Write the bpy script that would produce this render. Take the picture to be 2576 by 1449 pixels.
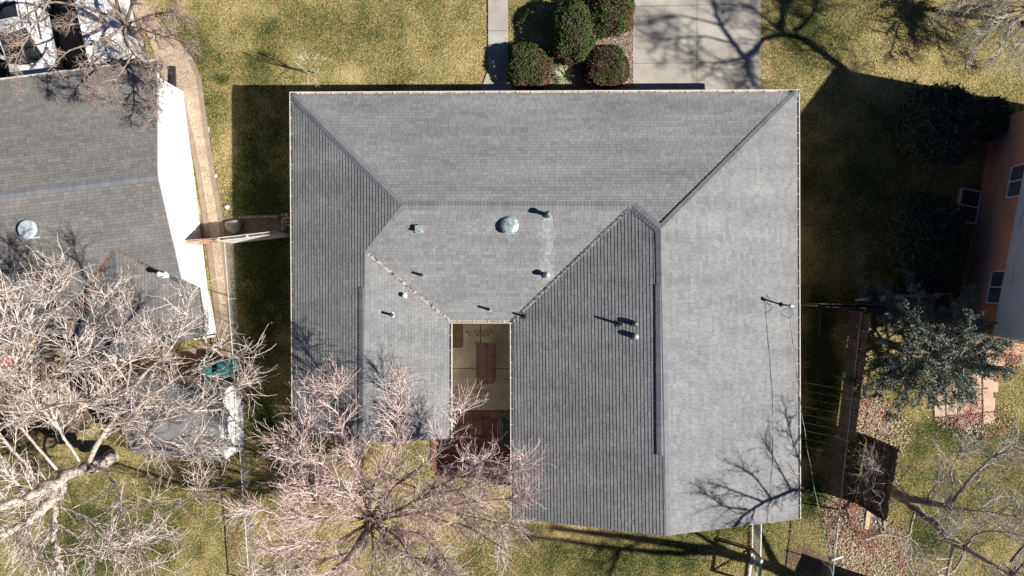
import bpy, bmesh, math, random
import numpy as np
from mathutils import Vector, Matrix
sc = bpy.context.scene
for o in list(bpy.data.objects): bpy.data.objects.remove(o)
R = math.radians

# ---------------------------------------------------------------- camera, sky, sun, exposure
CAM_H, FPX, CX, CY = 32.0, 1717.0, 1288.0, 724.5      # drone looking straight down
cam = bpy.data.cameras.new("camera"); camo = bpy.data.objects.new("camera", cam)
sc.collection.objects.link(camo); sc.camera = camo
camo.location = (0, 0, CAM_H); camo.rotation_euler = (0, 0, 0)
cam.sensor_width = 36.0; cam.lens = 36.0 * FPX / 2576.0; cam.clip_end = 2000; cam.clip_start = 0.5
SUN = Vector((0.786, -0.234, 0.574)).normalized()
SUN_EL = math.asin(SUN.z); SUN_AZ = math.atan2(SUN.x, SUN.y)
w = bpy.data.worlds.new("World"); sc.world = w; w.use_nodes = True
nt = w.node_tree; nt.nodes.clear()
sky = nt.nodes.new("ShaderNodeTexSky"); sky.sky_type = 'NISHITA'; sky.sun_disc = False
sky.sun_elevation = SUN_EL; sky.sun_rotation = SUN_AZ; sky.altitude = 1600; sky.air_density = 0.45; sky.dust_density = 0.0; sky.ozone_density = 5.0
bg = nt.nodes.new("ShaderNodeBackground"); bg.inputs[1].default_value = 0.05
out = nt.nodes.new("ShaderNodeOutputWorld")
nt.links.new(sky.outputs[0], bg.inputs[0]); nt.links.new(bg.outputs[0], out.inputs[0])
sl = bpy.data.lights.new("sun", 'SUN'); sl.energy = 5.0; sl.angle = R(0.53); sl.color = (1.0, 0.955, 0.89)
so = bpy.data.objects.new("sun", sl); sc.collection.objects.link(so)
so.rotation_euler = SUN.to_track_quat('Z', 'Y').to_euler()
sc.view_settings.view_transform = 'Standard'; sc.view_settings.look = 'None'
sc.view_settings.exposure = 0.80; sc.view_settings.gamma = 1.0
sc.view_settings.use_curve_mapping = False

# ---------------------------------------------------------------- helpers
def P(px, py, z=0.0):
    s = (CAM_H - z) / FPX
    return Vector(((px - CX) * s, (CY - py) * s, z))
rnd = random.Random(7)

def hash2(ix, iy, seed):
    h = (ix.astype(np.int64) * 374761393 + iy.astype(np.int64) * 668265263 + seed * 1442695041) & 0xffffffff
    h = ((h ^ (h >> 13)) * 1274126177) & 0xffffffff
    return ((h ^ (h >> 16)) & 0xffff) / 65535.0
def vnoise(x, y, seed=0):
    ix = np.floor(x); iy = np.floor(y); fx = x - ix; fy = y - iy
    fx = fx * fx * (3 - 2 * fx); fy = fy * fy * (3 - 2 * fy)
    a = hash2(ix, iy, seed); b = hash2(ix + 1, iy, seed); c = hash2(ix, iy + 1, seed); d = hash2(ix + 1, iy + 1, seed)
    return (a * (1 - fx) + b * fx) * (1 - fy) + (c * (1 - fx) + d * fx) * fy
def fbm(x, y, seed=0, oct=4):
    s = 0; a = 0.5; f = 1.0; t = 0
    for i in range(oct):
        s = s + a * vnoise(x * f, y * f, seed + i * 17); t += a; a *= 0.55; f *= 2.1
    return s / t

class MB:
    def __init__(s): s.v = []; s.f = []; s.m = []; s.t = []
    def add(s, vs, fs, mat=0, tint=None):
        o = len(s.v); s.v += [tuple(v) for v in vs]
        for f in fs: s.f.append(tuple(i + o for i in f)); s.m.append(mat); s.t.append(tint or (1, 1, 1))
        return s
    def poly(s, pts, mat=0, tint=None): return s.add(pts, [tuple(range(len(pts)))], mat, tint)
    def prism(s, pts, z0, z1, mat=0, tint=None):
        n = len(pts)
        a = sum(pts[i][0] * pts[(i + 1) % n][1] - pts[(i + 1) % n][0] * pts[i][1] for i in range(n))
        if a < 0: pts = list(reversed(pts))
        vs = [(p[0], p[1], z0) for p in pts] + [(p[0], p[1], z1) for p in pts]
        fs = [tuple(reversed(range(n))), tuple(range(n, 2 * n))] + [(i, (i + 1) % n, n + (i + 1) % n, n + i) for i in range(n)]
        return s.add(vs, fs, mat, tint)
    def box(s, c, size, M=None, mat=0, tint=None, top=1.0):
        x, y, z = [k / 2 for k in size]
        vs = [Vector((sx * x * (top if sz > 0 else 1), sy * y * (top if sz > 0 else 1), sz * z)) for sz in (-1, 1) for sx, sy in ((-1, -1), (1, -1), (1, 1), (-1, 1))]
        if M is not None: vs = [M @ v for v in vs]
        vs = [v + Vector(c) for v in vs]
        return s.add(vs, [(3, 2, 1, 0), (4, 5, 6, 7), (0, 1, 5, 4), (1, 2, 6, 5), (2, 3, 7, 6), (3, 0, 4, 7)], mat, tint)
    def bar(s, a, b, w, h, mat=0, tint=None, up=Vector((0, 0, 1))):
        a = Vector(a); b = Vector(b); d = b - a; L = d.length; d.normalize()
        if abs(d.dot(up)) > 0.98: up = Vector((0, 1, 0))
        x = d.cross(up).normalized(); u = x.cross(d)
        M = Matrix((x, d, u)).transposed()
        return s.box((a + b) / 2, (w, L, h), M, mat, tint)
    def tube(s, pts, rad, sides=8, mat=0, tint=None, cap=True):
        pts = [Vector(p) for p in pts]; n = len(pts)
        if not hasattr(rad, '__len__'): rad = [rad] * n
        vs = []
        for i, p in enumerate(pts):
            d = (pts[min(i + 1, n - 1)] - pts[max(i - 1, 0)]).normalized()
            u = d.orthogonal().normalized() if i == 0 else (u - d * u.dot(d)).normalized()
            q = d.cross(u)
            for k in range(sides):
                a = 2 * math.pi * k / sides
                vs.append(p + (u * math.cos(a) + q * math.sin(a)) * rad[i])
        fs = []
        for i in range(n - 1):
            for k in range(sides):
                k2 = (k + 1) % sides
                fs.append((i * sides + k, i * sides + k2, (i + 1) * sides + k2, (i + 1) * sides + k))
        if cap: fs.append(tuple(reversed(range(sides)))); fs.append(tuple((n - 1) * sides + k for k in range(sides)))
        return s.add(vs, fs, mat, tint)
    def lathe(s, c, prof, sides=20, mat=0, tint=None, M=None):
        vs = []; n = len(prof)
        for (r, z) in prof:
            for k in range(sides):
                a = 2 * math.pi * k / sides; v = Vector((r * math.cos(a), r * math.sin(a), z))
                if M is not None: v = M @ v
                vs.append(v + Vector(c))
        fs = [(i * sides + k, i * sides + (k + 1) % sides, (i + 1) * sides + (k + 1) % sides, (i + 1) * sides + k) for i in range(n - 1) for k in range(sides)]
        fs.append(tuple((n - 1) * sides + k for k in range(sides))); fs.append(tuple(reversed(range(sides))))
        return s.add(vs, fs, mat, tint)

def wloc(o):
    v = Vector((0, 0, 0))
    while o is not None: v += Vector(o.location); o = o.parent
    return v
def obj(name, mb, mats, parent=None, local=False, smooth=False, bevel=0, label=None):
    me = bpy.data.meshes.new(name)
    vs = mb.v
    if parent is not None and not local:
        off = wloc(parent); vs = [(v[0] - off.x, v[1] - off.y, v[2] - off.z) for v in vs]
    loc = (0, 0, 0)
    if parent is None and not local and vs:
        a = np.array(vs); lo = a.min(0); hi = a.max(0); c = ((lo[0] + hi[0]) / 2, (lo[1] + hi[1]) / 2, lo[2])
        vs = (a - np.array(c)).tolist(); loc = c
    me.from_pydata(vs, [], mb.f)
    if not isinstance(mats, (list, tuple)): mats = [mats]
    for m in mats: me.materials.append(m)
    me.polygons.foreach_set('material_index', mb.m)
    at = me.attributes.new('tint', 'FLOAT_COLOR', 'FACE')
    at.data.foreach_set('color', [c for t in mb.t for c in (t[0], t[1], t[2], 1.0)])
    if smooth: me.polygons.foreach_set('use_smooth', [True] * len(mb.f))
    me.update()
    o = bpy.data.objects.new(name, me); sc.collection.objects.link(o); o.location = loc
    if parent is not None: o.parent = parent
    if bevel:
        b = o.modifiers.new('bevel', 'BEVEL'); b.width = bevel; b.segments = 2; b.limit_method = 'ANGLE'
    if label: o['label'] = label
    return o
def nobj(name, verts, faces, mat, parent=None, tint=None, smooth=False):
    """big mesh from numpy: verts (N,3), faces (M,k)"""
    me = bpy.data.meshes.new(name)
    verts = np.asarray(verts, dtype=np.float64)
    loc = (0, 0, 0)
    if parent is not None:
        off = wloc(parent); verts = verts - np.array([off.x, off.y, off.z])
    k = faces.shape[1]; M = len(faces)
    me.vertices.add(len(verts)); me.vertices.foreach_set('co', verts.astype(np.float32).ravel())
    me.loops.add(M * k); me.loops.foreach_set('vertex_index', faces.astype(np.int32).ravel())
    me.polygons.add(M); me.polygons.foreach_set('loop_start', np.arange(0, M * k, k, dtype=np.int32))
    me.polygons.foreach_set('loop_total', np.full(M, k, dtype=np.int32))
    if smooth: me.polygons.foreach_set('use_smooth', np.ones(M, dtype=bool))
    me.update(calc_edges=True); me.validate()
    if tint is None: tint = np.ones((M, 3))
    if True:
        at = me.attributes.new('tint', 'FLOAT_COLOR', 'FACE')
        at.data.foreach_set('color', np.c_[tint, np.ones(len(tint))].astype(np.float32).ravel())
    me.materials.append(mat)
    o = bpy.data.objects.new(name, me); sc.collection.objects.link(o); o.location = loc
    if parent is not None: o.parent = parent
    return o
def thing(name, loc, label, cat, group=None, rz=0):
    o = bpy.data.objects.new(name, None); sc.collection.objects.link(o); o.empty_display_size = 0.3
    o.location = loc; o.rotation_euler = (0, 0, rz); return tag(o, label, cat, group)
def tag(o, label, cat, group=None):
    o['label'] = label; o['category'] = cat
    if group: o['group'] = group
    return o
def struct(o): o['kind'] = 'structure'; return o
def stuff(o, label, cat): o['kind'] = 'stuff'; return tag(o, label, cat)

# ---------------------------------------------------------------- materials
def mat(name, c1, c2=None, scale=4.0, rough=0.8, metal=0.0, attr=False, bump=0.0, bscale=60.0, fine=0.0, fscale=45.0, detail=5.0, spec=0.4, coat=0.0, lo=0.35, hi=0.65, streak=None):
    m = bpy.data.materials.new(name); m.use_nodes = True
    t = m.node_tree; N = t.nodes; L = t.links; b = N["Principled BSDF"]
    b.inputs['Roughness'].default_value = rough; b.inputs['Metallic'].default_value = metal
    b.inputs['Specular IOR Level'].default_value = spec; b.inputs['Coat Weight'].default_value = coat
    g = N.new("ShaderNodeNewGeometry"); pos = g.outputs['Position']
    if streak:
        mp = N.new("ShaderNodeMapping"); mp.inputs['Scale'].default_value = streak; mp.inputs['Rotation'].default_value = (0, 0, R(-42)); L.new(pos, mp.inputs[0]); pos = mp.outputs[0]
    n = N.new("ShaderNodeTexNoise"); n.inputs['Scale'].default_value = scale; n.inputs['Detail'].default_value = detail
    L.new(pos, n.inputs['Vector'])
    r = N.new("ShaderNodeValToRGB"); r.color_ramp.elements[0].position = lo; r.color_ramp.elements[1].position = hi
    c2 = c2 or c1
    r.color_ramp.elements[0].color = (*c1, 1); r.color_ramp.elements[1].color = (*c2, 1)
    L.new(n.outputs['Fac'], r.inputs[0]); col = r.outputs[0]
    if fine:
        n2 = N.new("ShaderNodeTexNoise"); n2.inputs['Scale'].default_value = fscale; n2.inputs['Detail'].default_value = 3
        L.new(g.outputs['Position'], n2.inputs['Vector'])
        mr = N.new("ShaderNodeMapRange"); mr.inputs[1].default_value = 0.3; mr.inputs[2].default_value = 0.7
        mr.inputs[3].default_value = 1 - fine; mr.inputs[4].default_value = 1 + fine; L.new(n2.outputs['Fac'], mr.inputs[0])
        mx = N.new("ShaderNodeMix"); mx.data_type = 'RGBA'; mx.blend_type = 'MULTIPLY'; mx.inputs[0].default_value = 1
        L.new(col, mx.inputs[6]); L.new(mr.outputs[0], mx.inputs[7]); col = mx.outputs[2]
    if attr:
        a = N.new("ShaderNodeAttribute"); a.attribute_name = 'tint'
        mx = N.new("ShaderNodeMix"); mx.data_type = 'RGBA'; mx.blend_type = 'MULTIPLY'; mx.inputs[0].default_value = 1
        L.new(col, mx.inputs[6]); L.new(a.outputs['Color'], mx.inputs[7]); col = mx.outputs[2]
    L.new(col, b.inputs['Base Color'])
    if bump:
        n3 = N.new("ShaderNodeTexNoise"); n3.inputs['Scale'].default_value = bscale; n3.inputs['Detail'].default_value = 3
        L.new(g.outputs['Position'], n3.inputs['Vector'])
        bp = N.new("ShaderNodeBump"); bp.inputs['Strength'].default_value = bump; bp.inputs['Distance'].default_value = 0.02
        L.new(n3.outputs['Fac'], bp.inputs['Height']); L.new(bp.outputs[0], b.inputs['Normal'])
    return m
def brickmat(name, c1, c2, mortar, row=0.075, wid=0.22, axis='y', rough=0.9):
    m = bpy.data.materials.new(name); m.use_nodes = True
    t = m.node_tree; N = t.nodes; L = t.links; b = N["Principled BSDF"]; b.inputs['Roughness'].default_value = rough
    g = N.new("ShaderNodeNewGeometry"); sx = N.new("ShaderNodeSeparateXYZ"); L.new(g.outputs['Position'], sx.inputs[0])
    cm = N.new("ShaderNodeCombineXYZ"); L.new(sx.outputs['Y' if axis == 'y' else 'X'], cm.inputs[0]); L.new(sx.outputs['Z'], cm.inputs[1])
    br = N.new("ShaderNodeTexBrick"); br.inputs['Color1'].default_value = (*c1, 1); br.inputs['Color2'].default_value = (*c2, 1)
    br.inputs['Mortar'].default_value = (*mortar, 1); br.inputs['Scale'].default_value = 1.0
    br.inputs['Row Height'].default_value = row; br.inputs['Brick Width'].default_value = wid; br.inputs['Mortar Size'].default_value = 0.006
    L.new(cm.outputs[0], br.inputs[0])
    n = N.new("ShaderNodeTexNoise"); n.inputs['Scale'].default_value = 1.2; L.new(g.outputs['Position'], n.inputs['Vector'])
    mr = N.new("ShaderNodeMapRange"); mr.inputs[3].default_value = 0.75; mr.inputs[4].default_value = 1.25; L.new(n.outputs['Fac'], mr.inputs[0])
    mx = N.new("ShaderNodeMix"); mx.data_type = 'RGBA'; mx.blend_type = 'MULTIPLY'; mx.inputs[0].default_value = 1
    L.new(br.outputs[0], mx.inputs[6]); L.new(mr.outputs[0], mx.inputs[7]); L.new(mx.outputs[2], b.inputs['Base Color'])
    return m

M = {}
M['shingle'] = mat('shingle_grey', (0.190, 0.193, 0.196), (0.256, 0.258, 0.258), 1.0, 0.95, attr=True, fine=0.14, fscale=55, spec=0.2, streak=(.22, 1.3, 1), lo=.3, hi=.7)
M['shingle_w'] = mat('shingle_weathered', (0.175, 0.168, 0.160), (0.215, 0.208, 0.200), 1.0, 0.95, attr=True, fine=0.14, fscale=55, spec=0.2, streak=(.3, 1.2, 1), lo=.3, hi=.7)
M['under'] = mat('roof_felt', (0.05, 0.05, 0.052), rough=0.95)
M['cap'] = mat('ridge_cap_shingle', (0.165, 0.172, 0.183), (0.20, 0.206, 0.216), 0.8, 0.95, attr=True, fine=0.10, fscale=70, spec=0.2)
M['gutter'] = mat('gutter_white_paint', (0.62, 0.60, 0.55), (0.72, 0.70, 0.66), 3, 0.45)
M['gutter_in'] = mat('gutter_debris', (0.26, 0.20, 0.14), (0.52, 0.48, 0.42), 2.0, 0.8, fine=0.4, fscale=30)
M['galv'] = mat('galvanised_steel', (0.26, 0.31, 0.32), (0.50, 0.55, 0.55), 9, 0.45, metal=0.35, fine=0.25, fscale=25)
M['galv_dome'] = mat('patinated_dome', (0.17, 0.23, 0.235), (0.46, 0.54, 0.535), 8, 0.5, metal=0.25, fine=0.3, fscale=22)
M['galv_dark'] = mat('weathered_steel', (0.08, 0.085, 0.09), (0.22, 0.22, 0.22), 12, 0.5, metal=0.5)
M['galv_new'] = mat('pale_galvanised_cap', (0.50, 0.57, 0.60), (0.60, 0.67, 0.70), 3, 0.5, metal=0.1)
M['valley'] = mat('valley_flashing', (0.13, 0.13, 0.13), (0.50, 0.53, 0.53), 9, 0.5, metal=0.3, fine=0.5, fscale=40, lo=0.42, hi=0.56)
M['valley_rust'] = mat('rusty_valley_flashing', (0.14, 0.085, 0.06), (0.44, 0.43, 0.42), 8, 0.6, metal=0.2, fine=0.5, fscale=40, lo=0.42, hi=0.56)
M['rubber'] = mat('black_rubber', (0.025, 0.025, 0.027), (0.05, 0.05, 0.05), 6, 0.7)
M['brick_pink'] = brickmat('pink_brick', (0.42, 0.20, 0.14), (0.36, 0.16, 0.11), (0.40, 0.33, 0.28), axis='x')
M['brick_orange'] = brickmat('orange_brick', (0.66, 0.29, 0.16), (0.58, 0.25, 0.135), (0.46, 0.32, 0.24), axis='y')
M['brick_tan'] = brickmat('tan_brick', (0.30, 0.215, 0.165), (0.25, 0.175, 0.13), (0.36, 0.32, 0.27), axis='x')
M['bark_pale'] = mat('whitish_bark', (0.27, 0.22, 0.18), (0.62, 0.55, 0.48), 6, 0.9, attr=True, fine=0.45, fscale=24, bump=1.0, bscale=20)
M['white_wall'] = mat('white_painted_wall', (0.78, 0.77, 0.75), (0.83, 0.82, 0.80), 1.5, 0.7)
M['siding'] = mat('pale_grey_siding', (0.50, 0.50, 0.50), (0.56, 0.56, 0.56), 1.0, 0.7)
M['concrete'] = mat('concrete_pale', (0.315, 0.29, 0.245), (0.435, 0.41, 0.365), 0.8, 0.9, fine=0.06, fscale=30, bump=0.1)
M['concrete_old'] = mat('concrete_patio', (0.27, 0.22, 0.145), (0.44, 0.38, 0.275), 0.9, 0.9, fine=0.12, fscale=25)
M['joint'] = mat('joint_gap', (0.05, 0.045, 0.04), (0.10, 0.09, 0.08), 3, 0.95)
M['aggregate'] = mat('exposed_aggregate', (0.36, 0.27, 0.19), (0.47, 0.37, 0.27), 1.5, 0.95, fine=0.55, fscale=26, bump=0.6, bscale=40)
M['agg_border'] = mat('aggregate_border', (0.24, 0.18, 0.13), (0.30, 0.23, 0.17), 3, 0.95, fine=0.3, fscale=40)
M['soil'] = mat('dry_soil', (0.13, 0.09, 0.06), (0.22, 0.16, 0.11), 2.5, 0.98, fine=0.5, fscale=22, bump=0.6, bscale=25)
M['asphalt'] = mat('dark_asphalt', (0.035, 0.033, 0.032), (0.06, 0.056, 0.053), 3, 0.95, fine=0.3, fscale=60)
M['tile_red'] = mat('red_patio_tile', (0.20, 0.085, 0.065), (0.27, 0.12, 0.09), 2.5, 0.85, attr=True, fine=0.1, fscale=40)
M['paver'] = mat('peach_paver', (0.52, 0.36, 0.26), (0.60, 0.43, 0.32), 2, 0.9, attr=True, fine=0.08, fscale=50)
M['gravel'] = mat('rock_mulch', (0.8, 0.8, 0.8), (1, 1, 1), 9, 0.9, attr=True)
M['leaf'] = mat('fallen_leaf', (0.8, 0.8, 0.8), (1, 1, 1), 9, 0.85, attr=True)
M['blade'] = mat('grass_blade', (0.85, 0.85, 0.85), (1, 1, 1), 9, 0.85, attr=True, spec=0.2)
M['shrub'] = mat('juniper_foliage', (0.8, 0.8, 0.8), (1, 1, 1), 4, 0.8, attr=True, spec=0.25)
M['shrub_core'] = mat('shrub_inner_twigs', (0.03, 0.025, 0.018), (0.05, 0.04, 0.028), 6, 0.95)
M['bark'] = mat('pale_bark', (0.22, 0.175, 0.14), (0.44, 0.37, 0.31), 7, 0.9, attr=True, fine=0.5, fscale=26, bump=1.0, bscale=22)
M['bark_dark'] = mat('rough_dark_bark', (0.14, 0.11, 0.09), (0.27, 0.22, 0.18), 4, 0.95, attr=True, fine=0.35, fscale=20, bump=0.9, bscale=16)
M['twig'] = mat('twig_bark', (0.85, 0.85, 0.85), (1, 1, 1), 6, 0.8, attr=True)
M['wood_grey'] = mat('weathered_wood', (0.095, 0.082, 0.07), (0.16, 0.14, 0.12), 3, 0.9, attr=True, fine=0.25, fscale=30)
M['wood_red'] = mat('redwood_stain', (0.20, 0.11, 0.08), (0.27, 0.155, 0.115), 3, 0.8, attr=True, fine=0.15, fscale=30)
M['wood_brown'] = mat('dark_brown_boards', (0.075, 0.058, 0.042), (0.15, 0.115, 0.085), 5, 0.9, attr=True, fine=0.3, fscale=25)
M['wood_new'] = mat('fresh_lumber', (0.55, 0.40, 0.24), (0.62, 0.47, 0.30), 3, 0.8)
M['wood_pink'] = mat('sunbleached_redwood', (0.40, 0.24, 0.17), (0.50, 0.33, 0.25), 5, 0.9)
M['white_paint'] = mat('white_fence_paint', (0.60, 0.58, 0.53), (0.74, 0.72, 0.68), 5, 0.7, fine=0.15)
M['steel'] = mat('galvanised_pipe', (0.45, 0.46, 0.47), (0.58, 0.59, 0.60), 4, 0.4, metal=0.4)
M['wire'] = mat('fence_wire', (0.32, 0.33, 0.34), (0.42, 0.43, 0.44), 4, 0.5, metal=0.3)
M['car_white'] = mat('white_car_paint', (0.74, 0.75, 0.77), (0.78, 0.79, 0.80), 1, 0.25, coat=0.6)
M['glass'] = mat('dark_glass', (0.015, 0.018, 0.02), (0.03, 0.035, 0.035), 2, 0.06, spec=0.7)
M['window_glass'] = mat('window_glass', (0.05, 0.06, 0.065), (0.10, 0.115, 0.12), 1.0, 0.25, spec=0.25)
M['black'] = mat('black_plastic', (0.02, 0.02, 0.021), (0.035, 0.035, 0.036), 4, 0.6)
M['red_lens'] = mat('red_lens', (0.45, 0.02, 0.02), (0.55, 0.03, 0.03), 4, 0.2, coat=0.5)
M['bin_teal'] = mat('teal_bin_plastic', (0.03, 0.13, 0.13), (0.045, 0.17, 0.165), 3, 0.45)
M['green'] = mat('bright_green_fabric', (0.01, 0.20, 0.09), (0.02, 0.27, 0.12), 3, 0.7)
M['stake'] = mat('pale_green_stake', (0.20, 0.42, 0.28), (0.26, 0.50, 0.34), 3, 0.6)
M['orange'] = mat('orange_board', (0.55, 0.28, 0.08), (0.65, 0.36, 0.12), 3, 0.7)
M['red_paint'] = mat('faded_red_paint', (0.36, 0.07, 0.04), (0.45, 0.11, 0.07), 3, 0.7)
M['stone'] = mat('field_stone', (0.27, 0.24, 0.20), (0.38, 0.34, 0.28), 4, 0.95, fine=0.2, fscale=25, bump=0.5, bscale=12)
M['pale_stone'] = mat('pale_rock', (0.55, 0.50, 0.43), (0.65, 0.60, 0.52), 4, 0.9, fine=0.1)
M['yellow_cloth'] = mat('yellowish_cloth', (0.50, 0.42, 0.18), (0.62, 0.54, 0.28), 3, 0.9)
M['snow'] = mat('old_snow', (0.72, 0.76, 0.82), (0.80, 0.83, 0.87), 5, 0.8, bump=0.5, bscale=15)
M['tarp'] = mat('dark_grill_cover', (0.04, 0.042, 0.045), (0.09, 0.092, 0.095), 4, 0.6)
M['roof_shed'] = mat('rolled_roofing', (0.16, 0.16, 0.165), (0.21, 0.21, 0.215), 1.2, 0.95, attr=True, fine=0.15, fscale=50)
# ---------------------------------------------------------------- ground and lawn
DRY = [  # (px, py, rx, ry, amount): patches of greener (-) or straw (+) turf
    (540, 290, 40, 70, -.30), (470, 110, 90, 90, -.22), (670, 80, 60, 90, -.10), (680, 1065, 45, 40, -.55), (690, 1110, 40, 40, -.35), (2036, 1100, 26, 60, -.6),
    (2045, 1240, 30, 70, -.55), (2060, 110, 110, 110, -.32), (2020, 40, 60, 60, -.3), (300, 1340, 230, 120, -.30), (660, 600, 75, 420, -.62), (2150, 500, 140, 220, -.3), (2065, 930, 45, 170, -.75),  # side-yard greens also put deeper house shade into the turf colour
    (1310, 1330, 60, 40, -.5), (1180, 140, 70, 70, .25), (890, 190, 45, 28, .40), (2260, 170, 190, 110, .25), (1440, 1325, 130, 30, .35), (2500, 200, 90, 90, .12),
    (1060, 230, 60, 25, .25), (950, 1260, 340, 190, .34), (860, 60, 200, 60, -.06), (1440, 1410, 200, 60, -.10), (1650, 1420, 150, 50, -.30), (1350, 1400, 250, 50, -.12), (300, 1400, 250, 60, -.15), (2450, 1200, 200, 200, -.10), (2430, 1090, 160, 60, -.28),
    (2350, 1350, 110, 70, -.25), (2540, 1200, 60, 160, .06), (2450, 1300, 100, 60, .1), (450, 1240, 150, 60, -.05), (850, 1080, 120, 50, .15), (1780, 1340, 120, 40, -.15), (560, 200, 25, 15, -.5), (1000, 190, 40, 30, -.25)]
SOIL = [(2090, 1400, 90, 60, .45), (2010, 1410, 80, 50, .55), (590, 1380, 22, 120, .6), (560, 480, 18, 130, .55), (604, 760, 16, 170, .6), (250, 1000, 230, 90, .9),
        (2330, 480, 110, 160, .5), (2180, 560, 60, 140, .35), (1440, 150, 60, 60, .4), (70, 1060, 120, 80, .9), (1040, 1380, 120, 60, .25), (1330, 90, 40, 60, .35), (100, 1250, 100, 60, .4)]
def patches(x, y, L):
    s = np.zeros_like(x); px = CX + x * FPX / CAM_H; py = CY - y * FPX / CAM_H
    wob = (fbm(x * 1.3, y * 1.3, 91) - .5) * .9
    for (a, b, rx, ry, am) in L:
        d = ((px - a) / rx) ** 2 + ((py - b) / ry) ** 2
        s += am * np.clip(1.25 - np.sqrt(d) + wob, 0, 1)
    return s
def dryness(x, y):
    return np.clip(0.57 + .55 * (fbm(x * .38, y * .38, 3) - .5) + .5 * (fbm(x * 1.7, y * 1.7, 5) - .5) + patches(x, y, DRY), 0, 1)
def soilness(x, y):
    return np.clip(patches(x, y, SOIL) + .35 * (fbm(x * 1.1, y * 1.1, 12) - .62), 0, 1)

def axis(a, b, st, far):
    return np.r_[-far, -far * .5, a - 12, np.arange(a, b + .01, st), b + 12, far * .5, far]
gx = axis(-27, 27, .16, 400); gy = axis(-15, 15, .16, 400)
X, Y = np.meshgrid(gx, gy); nx, ny = len(gx), len(gy)
Z = 0.03 * (fbm(X * .6, Y * .6, 40) - .5); Z -= 0.02
i, j = np.meshgrid(np.arange(nx - 1), np.arange(ny - 1)); b0 = (j * nx + i).ravel()
F = np.c_[b0, b0 + 1, b0 + nx + 1, b0 + nx]
def ground_mat():
    m = bpy.data.materials.new('winter_lawn'); m.use_nodes = True
    t = m.node_tree; N = t.nodes; L = t.links; b = N["Principled BSDF"]; b.inputs['Roughness'].default_value = .95; b.inputs['Specular IOR Level'].default_value = .15
    g = N.new("ShaderNodeNewGeometry")
    def noise(sc_, det=4):
        n = N.new("ShaderNodeTexNoise"); n.inputs['Scale'].default_value = sc_; n.inputs['Detail'].default_value = det; n.inputs['Roughness'].default_value = .65
        L.new(g.outputs['Position'], n.inputs['Vector']); return n.outputs['Fac']
    def math_(op, a, bb):
        n = N.new("ShaderNodeMath"); n.operation = op
        for k, v in enumerate((a, bb)):
            if isinstance(v, (int, float)): n.inputs[k].default_value = v
            else: L.new(v, n.inputs[k])
        return n.outputs[0]
    ad = N.new("ShaderNodeAttribute"); ad.attribute_name = 'dry'
    asl = N.new("ShaderNodeAttribute"); asl.attribute_name = 'soil'
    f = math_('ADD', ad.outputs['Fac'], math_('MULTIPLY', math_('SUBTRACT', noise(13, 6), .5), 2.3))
    r = N.new("ShaderNodeValToRGB"); cr = r.color_ramp
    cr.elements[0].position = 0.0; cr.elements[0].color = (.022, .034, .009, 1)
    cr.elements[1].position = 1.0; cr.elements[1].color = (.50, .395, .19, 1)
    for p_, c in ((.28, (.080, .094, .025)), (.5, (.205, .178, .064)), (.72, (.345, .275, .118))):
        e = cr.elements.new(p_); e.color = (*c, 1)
    L.new(f, r.inputs[0])
    n2 = math_('ADD', asl.outputs['Fac'], math_('MULTIPLY', math_('SUBTRACT', noise(5, 5), .5), 1.6))
    s = N.new("ShaderNodeMapRange"); s.inputs[1].default_value = .35; s.inputs[2].default_value = .65; L.new(n2, s.inputs[0])
    sr = N.new("ShaderNodeValToRGB"); sr.color_ramp.elements[0].color = (.085, .058, .038, 1); sr.color_ramp.elements[1].color = (.24, .17, .115, 1)
    sr.color_ramp.elements[0].position = .3; sr.color_ramp.elements[1].position = .7; L.new(noise(14, 4), sr.inputs[0])
    mx = N.new("ShaderNodeMix"); mx.data_type = 'RGBA'; L.new(s.outputs[0], mx.inputs[0]); L.new(r.outputs[0], mx.inputs[6]); L.new(sr.outputs[0], mx.inputs[7])
    L.new(mx.outputs[2], b.inputs['Base Color'])
    bp = N.new("ShaderNodeBump"); bp.inputs['Strength'].default_value = .9; bp.inputs['Distance'].default_value = .05
    L.new(noise(16, 4), bp.inputs['Height']); L.new(bp.outputs[0], b.inputs['Normal'])
    return m
M['lawn'] = ground_mat()
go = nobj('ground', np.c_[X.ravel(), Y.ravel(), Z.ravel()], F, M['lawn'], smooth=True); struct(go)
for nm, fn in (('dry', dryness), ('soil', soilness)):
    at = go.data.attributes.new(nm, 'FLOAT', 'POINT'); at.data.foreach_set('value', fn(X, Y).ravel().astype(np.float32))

def sheet(name, pxs, m, z=0.004, thick=0.0):
    mb = MB(); pts = [P(a, b) for a, b in pxs]
    if thick: mb.prism([(p.x, p.y) for p in pts], z - thick, z)
    else: mb.prism([(p.x, p.y) for p in pts], z - .05, z)
    return struct(obj(name, mb, m))
def strips(mb, a, b, wdt, z=0.031):
    a = P(*a); b = P(*b); mb.bar((a.x, a.y, z), (b.x, b.y, z), wdt, .004)
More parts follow.
